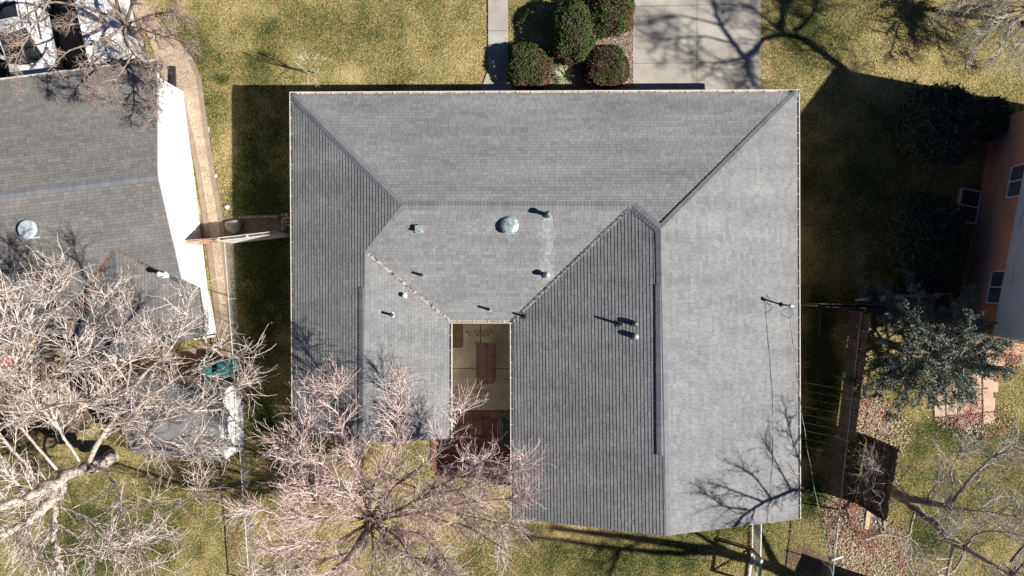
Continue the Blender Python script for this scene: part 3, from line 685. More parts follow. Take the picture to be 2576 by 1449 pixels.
mb = MB(); mb.bar(WER + Vector((.06, .5, .0)), WER + Vector((.06, -.35, -.02)), .06, .08); mb.bar(WER + Vector((-.5, -.2, -.15)), WER + Vector((-.5, -.2, -2.2)), .08, .08); obj('downspout', mb, M['white_paint'], whouse)
dome_vent(74, 577, pw_b, .40, whouse, M['galv_new'], .35)
pipe_vent(416, 690, pw_b, .62, .075, 'flue', .15, 'galv_new', 'galv_new', whouse)
# black downspout extension by the path corner
a = P(441, 226, 0); b = P(439, 170, 0); mb = MB(); mb.bar((a.x, a.y, .14), (b.x, b.y, .12), .19, .14)
for k in range(7): q = a.lerp(b, k / 6); mb.bar((q.x - .105, q.y, .13), (q.x + .105, q.y, .13), .03, .17)
mb.bar((a.x, a.y, .02), (a.x, a.y, .16), .16, .16)
tag(obj('drain_spout', mb, M['black'], bevel=.01), 'black ribbed downspout extension lying on the aggregate path by the white end wall', 'drain pipe')

# ---------------------------------------------------------------- east neighbour: tall brick house with overhanging pale upper storey
q0 = Vector((20.42, -1.98, 0)); ang = R(10.8); uu = Vector((math.sin(ang), math.cos(ang), 0)); vv = Vector((math.cos(ang), -math.sin(ang), 0))
def X3(a, b, z): q = q0 + uu * a + vv * b; return Vector((q.x, q.y, z))
ehouse = thing('house', (0, 0, 0), 'tall orange brick house with pale grey overhanging upper storey, seen at the shaded right edge', 'house')
LN, DP = 10.05, 10.0; ZS, ZT, ZR = 3.0, 5.3, 6.9
mb = MB()
for a, b in (((0, .28), (LN, .28)), ((LN, .28), (LN, DP)), ((LN, DP), (0, DP)), ((0, DP), (0, .28))):
    mb.poly([X3(*a, -.1), X3(*b, -.1), X3(*b, ZS), X3(*a, ZS)])
obj('lower_wall', mb, M['brick_orange'], ehouse)
mb = MB(); H = LN / 2
mb.poly([X3(-.05, 0, ZS), X3(LN + .05, 0, ZS), X3(LN + .05, 0, ZT), X3(H, 0, ZR), X3(-.05, 0, ZT)])
for a, b in (((LN + .05, 0), (LN + .05, DP)), ((LN + .05, DP), (-.05, DP)), ((-.05, DP), (-.05, 0))): mb.poly([X3(*a, ZS), X3(*b, ZS), X3(*b, ZT), X3(*a, ZT)])
mb.poly([X3(-.05, 0, ZS), X3(-.05, DP, ZS), X3(LN + .05, DP, ZS), X3(LN + .05, 0, ZS)])
obj('upper_wall', mb, M['siding'], ehouse)
mb = MB(); o_ = .3
for s_ in (0, 1):
    a0 = -o_ if s_ == 0 else LN + o_; ze = ZT - o_ * .34
    mb.poly([X3(a0, -.12, ze), X3(a0, DP, ze), X3(H, DP, ZR + .06), X3(H, -.12, ZR + .06)])
    mb.poly([X3(a0, -.12, ze - .15), X3(a0, DP, ze - .15), X3(a0, DP, ze), X3(a0, -.12, ze)])
obj('roof', mb, M['roof_shed'], ehouse)
mb = MB()   # cracks in the siding
for (a0, z0, a1, z1) in ((7.0, 3.4, 5.8, 3.5), (5.8, 3.5, 4.6, 3.35), (3.0, 3.5, 2.2, 3.6)):
    mb = MB(); mb.bar(X3(a0, -.004, z0), X3(a1, -.004, z1), .012, .012); obj('siding_crack', mb, M['joint'], ehouse)
mb = MB(); mb.bar(X3(-.16, -.02, ZT - .22), X3(-.16, DP, ZT - .22), .12, .1); obj('gutter', mb, M['white_paint'], ehouse)
def window(a0, a1, z0, z1, b, parent, mull=True):
    mb = MB(); t_ = .06
    for (p, q) in (((a0, z0), (a1, z0)), ((a0, z1), (a1, z1))): mb.bar(X3(p[0], b - .03, p[1]), X3(q[0], b - .03, q[1]), t_, .07, up=uu)
    for a in (a0, a1): mb.bar(X3(a, b - .035, z0), X3(a, b - .035, z1), t_, .075, up=vv)
    if mull: mb.bar(X3((a0 + a1) / 2, b - .036, z0), X3((a0 + a1) / 2, b - .036, z1), t_ * .8, .07, up=vv)
    fr = obj('window', mb, M['white_paint'], parent)
    mb = MB(); mb.poly([X3(a0, b - .012, z0), X3(a1, b - .012, z0), X3(a1, b - .012, z1), X3(a0, b - .012, z1)]); obj('pane', mb, M['window_glass'], fr)
    mb = MB(); mb.bar(X3(a0 - .1, b - .06, z0 - .06), X3(a1 + .1, b - .06, z0 - .06), .12, .06); obj('sill', mb, M['brick_orange'], fr)
window(6.1, 7.5, 1.9, 2.85, .28, ehouse); window(1.4, 2.8, 1.9, 2.85, .28, ehouse)
mb = MB(); wc = [X3(5.1, -.72, 0), X3(6.6, -.72, 0), X3(6.6, .20, 0), X3(5.1, .20, 0)]
for k in range(4): a = wc[k]; b = wc[(k + 1) % 4]; mb.bar(a + Vector((0, 0, .22)), b + Vector((0, 0, .22)), .06, .10)
a = (wc[0] + wc[1]) / 2; b = (wc[2] + wc[3]) / 2; mb.bar(a + Vector((0, 0, .23)), b + Vector((0, 0, .23)), .05, .06)
fr = obj('window_well', mb, M['white_paint'], ehouse); mb = MB(); mb.poly([q + Vector((0, 0, .20)) for q in wc]); obj('pane', mb, M['glass'], fr)
mb = MB()
for k in range(4): a = wc[k]; b = wc[(k + 1) % 4]; mb.bar(a + Vector((0, 0, .08)), b + Vector((0, 0, .08)), .08, .18)
obj('well_wall', mb, M['concrete_old'], fr)
mb = MB(); mb.bar(X3(.55, -.02, 2.9), X3(.55, 2.5, 5.8), .07, .07); mb.bar(X3(.55, -.25, 2.2), X3(.5, .0, 3.2), .06, .06); obj('conduit', mb, M['wood_grey'], ehouse)
for c_, s_ in ((X3(-.2, .6, .55), (.3, .26, .5)), (X3(-.2, 1.5, .5), (.2, .2, .35))):
    mb = MB(); mb.box(c_, s_); obj('utility_box', mb, M['white_paint'], ehouse, bevel=.02)
# ---------------------------------------------------------------- fences, screens, gates
def G(px, py): p = P(px, py); return Vector((p.x, p.y, 0))
def board_fence(name, a, b, h, label, cat, m, bw=.14, th=.022, gap=.008, lean=0.0, posts=2.4, rails=2, rail_side=1, double=False, ragged=.03, post_m=None):
    a = Vector(a); b = Vector(b); d = b - a; L = d.length; d.normalize(); n = Vector((-d.y, d.x, 0)); t = thing(name, a, label, cat)
    upv = (Vector((0, 0, 1)) * h + n * lean).normalized(); mb = MB(); k = 0; x = 0
    while x < L - bw * .5:
        hh = h + rnd.uniform(-ragged, ragged); c = rnd.uniform(.72, 1.2); p = a + d * (x + bw / 2)
        mb.bar(p + upv * .03 + n * rnd.uniform(-.004, .004), p + upv * hh, bw - gap, th, 0, (c, c * rnd.uniform(.95, 1.02), c * .97), up=n)
        if double:
            q = p + n * -.13 + d * bw * .5; mb.bar(q + upv * .03, q + upv * hh, bw - gap, th, 0, (c, c, c), up=n)
        x += bw
    obj('boards', mb, m, t)
    for k in range(rails):
        z = h * (.18 + .64 * k / max(1, rails - 1)); mb = MB(); o_ = n * (.05 * rail_side)
        mb.bar(a + upv * z + o_, b + upv * z + o_, .045, .09); obj('rail', mb, post_m or m, t)
    np_ = max(2, int(L / posts) + 1)
    for k in range(np_):
        p = a + d * (L * k / (np_ - 1)) + n * (.09 * rail_side); mb = MB(); mb.bar(p - upv * .1, p + upv * (h + .02), .09, .09, up=n); obj('post', mb, post_m or m, t)
    return t
def chain_fence(a, b, h, label, dia=.075, posts=2.6):
    a = Vector(a); b = Vector(b); d = b - a; L = d.length; d.normalize(); n = Vector((-d.y, d.x, 0)); t = thing('chain_link_fence', a, label, 'fence')
    V = []; F_ = []; wv = .0021
    for s_ in (1, -1):
        x = -h
        while x < L + h:
            x0, z0, x1, z1 = x, .04, x + s_ * (h - .04), h
            if s_ < 0: x0, x1 = x, x - (h - .04)
            def cl(xa, za, xb, zb):
                if xa > xb: xa, za, xb, zb = xb, zb, xa, za
                if xb <= 0 or xa >= L: return None
                if xa < 0: za += (zb - za) * (0 - xa) / (xb - xa); xa = 0
                if xb > L: zb = za + (zb - za) * (L - xa) / (xb - xa); xb = L
                return xa, za, xb, zb
            c = cl(x0, z0, x1, z1)
            if c:
                p = a + d * c[0] + Vector((0, 0, c[1])) + n * (.004 * s_); q = a + d * c[2] + Vector((0, 0, c[3])) + n * (.004 * s_)
                e = (q - p).normalized(); f_ = e.cross(n).normalized() * wv; g_ = n * wv; o0 = len(V)
                V += [p + f_, p + g_, p - f_, q + f_, q + g_, q - f_]; F_ += [(o0, o0 + 1, o0 + 4, o0 + 3), (o0 + 1, o0 + 2, o0 + 5, o0 + 4), (o0 + 2, o0, o0 + 3, o0 + 5)]
            x += dia
    nobj('mesh', np.array([tuple(v) for v in V]), np.array(F_), M['wire'], t)
    mb = MB(); mb.tube([a + Vector((0, 0, h)), b + Vector((0, 0, h))], .021, 10); obj('top_rail', mb, M['steel'], t)
    k = max(2, int(L / posts) + 1)
    for q in range(k):
        p = a + d * (L * q / (k - 1)); mb = MB(); mb.tube([p, p + Vector((0, 0, h + .05))], .026, 10); mb.lathe(p + Vector((0, 0, h + .05)), [(.032, -.03), (.03, .01), (.01, .03)], 10); obj('post', mb, M['steel'], t)
    return t
board_fence('board_gate', G(508, 611), G(584, 606), 1.75, 'sun-bleached redwood gate joining the white end wall to the white picket fence', 'gate', M['wood_pink'], bw=.12, posts=1.3, rail_side=-1)
board_fence('picket_fence', G(586, 605), G(726, 589), 1.7, 'short white double board fence between the redwood gate and the big house', 'fence', M['white_paint'], bw=.13, gap=.02, double=True, rail_side=-1, posts=1.25)
def gr(px, py, z): p = P(px, py, z); return Vector((p.x, p.y, 0))
chain_fence(gr(564, 604, 1.05), gr(640, 1640, 1.05), 1.05, 'long chain link fence between the aggregate path and the shaded side lawn')
chain_fence(gr(2167, 785, 1.15), gr(2078, 1600, 1.15), 1.15, 'chain link fence along the leaf-strewn bed behind the east side yard')
board_fence('board_fence', G(2012, 762), G(2178, 766), 1.7, 'narrow dark wooden fence closing off the east side yard beside the roof gutter', 'fence', M['wood_grey'], rail_side=-1, double=True, ragged=.01)
board_fence('board_fence', G(2180, 766), G(2398, 752), 1.75, 'shaded grey-brown wooden fence leaning towards the juniper, running to the orange brick wall', 'fence', M['wood_grey'], lean=-.62, rail_side=-1, ragged=.02, posts=2.0)
board_fence('board_fence', G(2142, 786), G(2106, 1088), 1.7, 'wooden fence of short shaded boards behind the chain link, left of the juniper', 'fence', M['wood_grey'], rail_side=1, bw=.16, gap=.008, rails=3, posts=1.6)
board_fence('board_screen', G(2183, 1097), G(2155, 1262), 2.55, 'tall dark brown board screen with three rails next to the bare tree trunk', 'screen', M['wood_brown'], bw=.15, gap=.004, rails=3, rail_side=-1, ragged=.07, posts=1.6)
# old snow along the leaning fence
mb = MB(); pts = []
for k in range(70):
    t_ = k / 69; c = G(2150 + 245 * t_, 762 - 17 * t_); wd = (.02 + .10 * math.sin(math.pi * min(1, t_ * 1.1 + .05))) * rnd.uniform(.6, 1.2)
    pts.append((c, wd))
vs = []
for c, wd in pts: vs += [c + Vector((0, .13 + wd, 0.0)), c + Vector((0, .13 + wd * .5, .06)), c + Vector((0, .10 - wd * .6, .07)), c + Vector((0, .08 - wd, .0))]
mb.add(vs, [(4 * k + q, 4 * k + q + 1, 4 * k + q + 5, 4 * k + q + 4) for k in range(69) for q in range(3)])
stuff(obj('snow', mb, M['snow'], smooth=True), 'thin ragged strip of old snow along the foot of the leaning wooden fence', 'snow')
# wire fence and white gate at the back edge of the right wing
def rails_panel(name, a, b, h, label, cat, m, wd, brace, wires):
    t = thing(name, a, label, cat); a = Vector(a); b = Vector(b); up = Vector((0, 0, 1)); d = (b - a).normalized(); n = Vector((-d.y, d.x, 0))
    for z in (.08, h): mb = MB(); mb.bar(a + up * z, b + up * z, wd * .5, wd, up=n); obj('rail', mb, m, t)
    for p in (a, b): mb = MB(); mb.bar(p, p + up * (h + .06), wd, wd, up=n); obj('post', mb, M['wood_grey'] if not brace else m, t)
    if brace: mb = MB(); mb.bar(a + up * .1 + n * .03, b + up * h + n * .03, .05, .07, up=n); obj('brace', mb, m, t)
    mb = MB()
    for k in range(wires): z = .1 + (h - .12) * (k + .5) / wires; mb.bar(a + up * z, b + up * z, .006, .006, up=n)
    L = (b - a).length
    for k in range(int(L / .1)): p = a + d * (k * .1); mb.bar(p + up * .08, p + up * h, .004, .004, up=n)
    obj('mesh', mb, M['wire'], t); return t
rails_panel('wire_fence', G(1893, 1285), G(1891, 1378), 1.15, 'low welded wire fence meeting the rear eave of the right wing', 'fence', M['white_paint'], .05, False, 9)
rails_panel('wire_gate', G(1892, 1384), G(1882, 1462), 1.2, 'white wooden gate frame with diagonal brace at the bottom edge', 'gate', M['white_paint'], .10, True, 8)
# clothes lines
t = thing('clothesline', G(2090, 1050), 'set of parallel wires strung over the shaded east side yard', 'clothesline')
for k in range(9):
    mb = MB(); y0 = 958 + 20 * k; a = P(1995, y0, 1.9); b = P(2186 - 5 * k, y0 + 32, 1.75)
    mb.tube([a.lerp(b, q / 8) + Vector((0, 0, -.05 * math.sin(math.pi * q / 8))) for q in range(9)], .003, 4); obj('wire', mb, M['wood_grey'], t)
# shed off the bottom edge whose shadow falls into the picture
def gable_shed(name, corners, he, hr, label, cat, mw, mr, wallface=None):
    """corners: 4 ground points; ridge runs from mid(0,3) to mid(1,2)"""
    c = [Vector(q) for q in corners]; t = thing(name, (c[0] + c[1] + c[2] + c[3]) / 4, label, cat); up = Vector((0, 0, 1))
    mA = (c[0] + c[3]) / 2; mB = (c[1] + c[2]) / 2; mb = MB()
    for k in range(4): a, b = c[k], c[(k + 1) % 4]; mb.poly([a, b, b + up * he, a + up * he])
    for a, b, m_ in ((c[3], c[0], mA), (c[1], c[2], mB)): mb.poly([a + up * he, b + up * he, m_ + up * hr])
    obj('wall', mb, mw, t); ctr = (mA + mB) / 2
    mb = MB(); e = (mA - mB).normalized() * .06; oo = .12
    for a, b, in ((c[0], c[1]), (c[3], c[2])):
        o_ = ((a + b) / 2 - ctr); o_.z = 0; o_ = o_.normalized() * oo; sl = (hr - he) / max(.1, ((a + b) / 2 - ctr).length)
        p = [a + o_ + e + up * (he + .02 - sl * oo), b + o_ - e + up * (he + .02 - sl * oo), mB - e + up * (hr + .03), mA + e + up * (hr + .03)]
        n_ = (p[1] - p[0]).cross(p[3] - p[0]).normalized(); n_ = n_ if n_.z > 0 else -n_
        R_ = 6
        for k in range(R_):
            kk = rnd.uniform(.9, 1.08); t0, t1 = k / R_, (k + 1) / R_
            q = [p[0].lerp(p[3], t0) + n_ * .008, p[1].lerp(p[2], t0) + n_ * .008, p[1].lerp(p[2], t1), p[0].lerp(p[3], t1)]
            mb.poly(q, 0, (kk, kk, kk)); mb.poly([q[0], q[1], q[1] - n_ * .014, q[0] - n_ * .014], 0, (kk, kk, kk))
        mb.poly([x - n_ * .05 for x in p], 0); mb.poly([p[1], p[2], p[2] - n_ * .05, p[1] - n_ * .05]); mb.poly([p[0], p[3], p[3] - n_ * .05, p[0] - n_ * .05]); mb.poly([p[0], p[1], p[1] - n_ * .05, p[0] - n_ * .05])
    obj('roof', mb, mr, t); return t
ws = gable_shed('garden_shed', [(-12.62, -4.42, 0), (-16.6, -4.0, 0), (-16.6, -7.1, 0), (-12.58, -7.52, 0)], 2.15, 2.85, 'white garden shed with dark grey roof under the big bare tree', 'shed', M['white_wall'], M['roof_shed'])
gable_shed('garden_shed', [(16.9, -13.55, 0), (21.0, -15.0, 0), (20.2, -18.0, 0), (16.3, -16.6, 0)], 2.35, 2.6, 'shed mostly past the bottom edge, throwing the dark slanting shadow there', 'shed', M['wood_grey'], M['roof_shed'])
# lumber lying by the board screen
for (a, b, wd, m_, lb) in (((2186, 1268), (2178, 1330), .2, 'wood_new', 'pale fresh board on red leaves at the foot of the dark screen'),
        ((2203, 1270), (2216, 1350), .07, 'wood_grey', 'thin dark weathered board lying on red leaves below the dark screen'),
        ((2222, 1268), (2224, 1336), .1, 'wood_pink', 'faded pinkish board lying nearest the bare tree trunk'),
        ((2092, 1408), (2120, 1398), .09, 'white_paint', 'short white board lying on leaves left of the chain link fence'),
        ((2063, 790), (2060, 842), .06, 'wood_grey', 'narrow pole lying in the shaded side yard near its wooden fence'),
        ((2205, 1085), (2250, 1105), .10, 'wood_grey', 'grey board lying on red leaves behind the top of the dark screen')):
    mb = MB(); p = G(*a); q = G(*b); p.z = q.z = .06; mb.bar(p, q, wd, .04); mb.bar(p - Vector((0, 0, .03)), p.lerp(q, .05) - Vector((0, 0, .03)), wd * 1.2, .03); tag(obj('plank', mb, M[m_], bevel=.004), lb, 'board')

# ---------------------------------------------------------------- courtyard furniture
t = thing('picnic_table', G(1216, 913), 'long redwood-stained picnic table with benches in the shaded courtyard', 'table')
x0, x1, y0, y1 = P(1200, 0, .75).x, P(1243, 0, .75).x, P(0, 966, .75).y, P(0, 862, .75).y
mb = MB(); nb = 6
for k in range(nb):
    xa = x0 + (x1 - x0) * k / nb; c = rnd.uniform(.85, 1.15); mb.box((xa + (x1 - x0) / nb / 2, (y0 + y1) / 2, .74), ((x1 - x0) / nb - .012, y1 - y0, .035), None, 0, (c, c, c))
obj('tabletop', mb, M['wood_red'], t)
for s_ in (-1, 1):
    mb = MB(); xb = x0 - .02 if s_ < 0 else x1 - .08
    mb.box((xb + .05, (y0 + y1) / 2, .44), (.2, y1 - y0 - .1, .035)); obj('bench', mb, M['wood_red'], t)
for yy in (y0 + .25, y1 - .25):
    mb = MB(); mb.bar((x0 + .05, yy, 0), (x1 - .15, yy, .72), .08, .05); mb.bar((x1 - .05, yy, 0), (x0 + .15, yy, .72), .08, .05); mb.bar((x0, yy, .40), (x1, yy, .40), .05, .08); obj('leg', mb, M['wood_red'], t)
mb = MB(); mb.prism([tuple(P(a, b).xy) for a, b in ((1135, 812), (1165, 812), (1165, 872), (1158, 875), (1135, 874))], .052, .064)
tag(obj('doormat', mb, mat('brown_mat', (.10, .065, .03), (.15, .10, .05), 12, .98, fine=.4, fscale=40)), 'worn brown mat in the upper left corner of the courtyard', 'mat')
# covered barbecue by the right-hand wall
t = thing('covered_grill', G(1271, 1085), 'barbecue under a dark wrinkled cover against the right courtyard wall', 'grill')
mb = MB(); c = G(1272, 1075); rows = []
for k, (z, sx, sy) in enumerate(((.05, .33, .75), (.3, .31, .72), (.6, .33, .74), (.9, .31, .70), (1.05, .25, .60), (1.12, .12, .40))):
    ring = [];
    for q in range(28):
        a = 2 * math.pi * q / 28; rr = 1 + .07 * math.sin(5 * a + k) + rnd.uniform(-.03, .03); ca, sa = math.cos(a), math.sin(a)
        ex = math.copysign(abs(ca) ** .5, ca); ey = math.copysign(abs(sa) ** .5, sa); ring.append((c.x + sx * rr * ex, c.y + sy * rr * ey, z))
    rows.append(ring)
mb.add([v for r in rows for v in r], [(k * 28 + q, k * 28 + (q + 1) % 28, (k + 1) * 28 + (q + 1) % 28, (k + 1) * 28 + q) for k in range(5) for q in range(28)] + [tuple(5 * 28 + q for q in range(28))])
obj('cover', mb, M['tarp'], t)
mb = MB(); mb.bar((c.x - .36, c.y - .4, .8), (c.x - .36, c.y + .4, .8), .03, .03); obj('handle', mb, M['steel'], t)

# ---------------------------------------------------------------- west yard clutter
def bin_(px, py, rz, label):
    g_ = G(px, py); t = thing('wheeled_bin', g_, label, 'bin', rz=rz)
    mb = MB(); mb.box((0, 0, .5), (.5, .56, .95), None, 0, None, 1.16); obj('body', mb, M['bin_teal'], t, local=True, bevel=.03)
    mb = MB(); mb.box((0, .0, 1.0), (.62, .70, .07)); mb.box((0, .02, 1.05), (.5, .52, .05)); mb.bar((-.25, .38, 1.0), (.25, .38, 1.0), .04, .04); obj('lid', mb, M['bin_teal'], t, local=True, bevel=.02)
    for s_ in (-1, 1):
        mb = MB(); mb.tube([(s_ * .25, .3, .12), (s_ * .31, .3, .12)], .12, 16); obj('wheel', mb, M['black'], t, local=True)
bin_(538, 926, .05, 'teal wheeled bin with closed lid, left of two near the white shed'); bin_(583, 920, -.1, 'teal wheeled bin with closed lid, nearest the chain link fence by the shed')
t = thing('timber_frame', G(270, 960), 'rusty brown timber frame of open beams behind the low grey house', 'pergola')
cs = [(175, 905), (340, 895), (352, 985), (190, 1000)]
for a in cs: mb = MB(); p = G(*a); mb.bar(p, p + Vector((0, 0, 1.9)), .1, .1); obj('post', mb, M['wood_red'], t)
for k in range(4): mb = MB(); a = G(*cs[k]); b = G(*cs[(k + 1) % 4]); mb.bar(a + Vector((0, 0, 1.86)), b + Vector((0, 0, 1.86)), .06, .14); obj('beam', mb, M['wood_red'], t)
for q in (.18, .38, .58, .8): mb = MB(); a = G(*cs[0]).lerp(G(*cs[1]), q); b = G(*cs[3]).lerp(G(*cs[2]), q); mb.bar(a + Vector((0, 0, 1.98)), b + Vector((0, 0, 1.98)), .06, .10); obj('rafter', mb, M['wood_red'], t)
def table(name, cx_, cy_, sx, sy, h, m_top, m_leg, label, cat):
    c = G(cx_, cy_); t = thing(name, c, label, cat); mb = MB(); mb.box((c.x, c.y, h), (sx, sy, .04)); mb.box((c.x, c.y, h - .05), (sx * .9, sy * .9, .05)); obj('tabletop', mb, M[m_top], t, bevel=.01)
    for a in (-1, 1):
        for b in (-1, 1): mb = MB(); mb.bar((c.x + a * sx * .42, c.y + b * sy * .42, 0), (c.x + a * sx * .42, c.y + b * sy * .42, h - .02), .06, .06); obj('leg', mb, M[m_leg], t)
table('garden_table', 85, 830, 1.1, .75, .72, 'orange', 'red_paint', 'orange-topped garden table in the cluttered yard at the left edge', 'table')
def chair(cx_, cy_, rz, label):
    t = thing('garden_chair', G(cx_, cy_), label, 'chair', 'red chairs by the orange table', rz)
    mb = MB(); mb.box((0, 0, .43), (.5, .5, .05)); obj('seat', mb, M['red_paint'], t, local=True, bevel=.01)
    mb = MB(); mb.box((0, .25, .72), (.5, .05, .55)); obj('backrest', mb, M['red_paint'], t, local=True, bevel=.01)
    for a in (-1, 1):
        for b in (-1, 1): mb = MB(); mb.bar((a * .22, b * .22, 0), (a * .22, b * .22, .42), .05, .05); obj('leg', mb, M['red_paint'], t, local=True)
chair(42, 838, 1.4, 'faded red garden chair beside the orange table'); chair(45, 905, 1.8, 'faded red garden chair farther down the left edge, below the orange table')
mb = MB(); c = G(205, 838); vs = []; 
for iy in range(9):
    for ix in range(13): vs.append((c.x - .55 + ix * .09, c.y - .22 + iy * .055, .62 + .12 * math.sin(ix * .9) * math.cos(iy * .7) - .03 * (ix - 6) ** 2 * .15))
mb.add(vs, [(iy * 13 + ix, iy * 13 + ix + 1, (iy + 1) * 13 + ix + 1, (iy + 1) * 13 + ix) for iy in range(8) for ix in range(12)])
mb.add([(c.x - .5, c.y - .2, 0), (c.x + .5, c.y - .2, 0), (c.x + .5, c.y + .2, 0), (c.x - .5, c.y + .2, 0), (c.x - .5, c.y - .2, .45), (c.x + .5, c.y - .2, .45), (c.x + .5, c.y + .2, .45), (c.x - .5, c.y + .2, .45)], [(0, 1, 5, 4), (1, 2, 6, 5), (2, 3, 7, 6), (3, 0, 4, 7), (4, 5, 6, 7)])
tag(obj('covered_box', mb, M['green'], smooth=True), 'bright green tarpaulin over a low box tucked beneath the roof edge of the low house', 'tarpaulin')
mb = MB(); c = G(95, 892); mb.lathe((c.x, c.y, 0), [(.22, 0), (.28, .35), (.30, .62), (.33, .66), (.26, .72)], 20)
tag(obj('planter_tub', mb, M['white_paint']), 'white tub standing below the orange table at the left edge', 'tub')

# ---------------------------------------------------------------- stones
def stone(px, py, sx, sy, sz, m_, label, name='rock', group=None, seed=0, z=0):
    r = random.Random(seed + int(px * 7 + py)); g_ = G(px, py); bm = bmesh.new(); bmesh.ops.create_icosphere(bm, subdivisions=3, radius=1)
    a, b = r.uniform(0, 6), r.uniform(0, 6)
    for v in bm.verts:
        k = 1 + .12 * math.sin(3 * v.co.x + a) + .10 * math.sin(4 * v.co.y + b) + .06 * math.sin(7 * v.co.z + a)
        v.co = Vector((g_.x + v.co.x * sx * k, g_.y + v.co.y * sy * k, max(0, sz * .45 + v.co.z * sz * .6 * k) + z))
    mb = MB(); mb.add([v.co for v in bm.verts], [[v.index for v in f.verts] for f in bm.faces]); bm.free()
    return tag(obj(name, mb, M[m_], smooth=True), label, 'rock', group)
stone(589, 570, .36, .30, .32, 'stone', 'large tan boulder in the gravel strip just above the white picket fence')
stone(572, 521, .12, .10, .10, 'pale_stone', 'small pale rock at the lawn edge beside the aggregate path')
stone(543, 443, .09, .07, .07, 'pale_stone', 'tiny pale rock touching the right border of the aggregate path')
stone(1566, 206, .20, .15, .16, 'pale_stone', 'oval pale rock in the rock mulch close to the concrete driveway')
for k in range(13): stone(607 + k * 7.6, 547 - .12 * k, .075, .07, .10, 'stone', 'small edging stone in the shaded row above the gravel strip', 'edging_stone', 'row of small edging stones')
for k in range(14): stone(712 + (k % 3) * 6 + (k // 3 % 2) * 3, 541 + (k // 3) * 8.5, .08, .08, .10, 'stone', 'rounded cobble in the shaded pile against the left wall of the big house', 'cobble', 'pile of cobbles by the house')
# shallow metal edging arcs next to the cobbles are left as soil

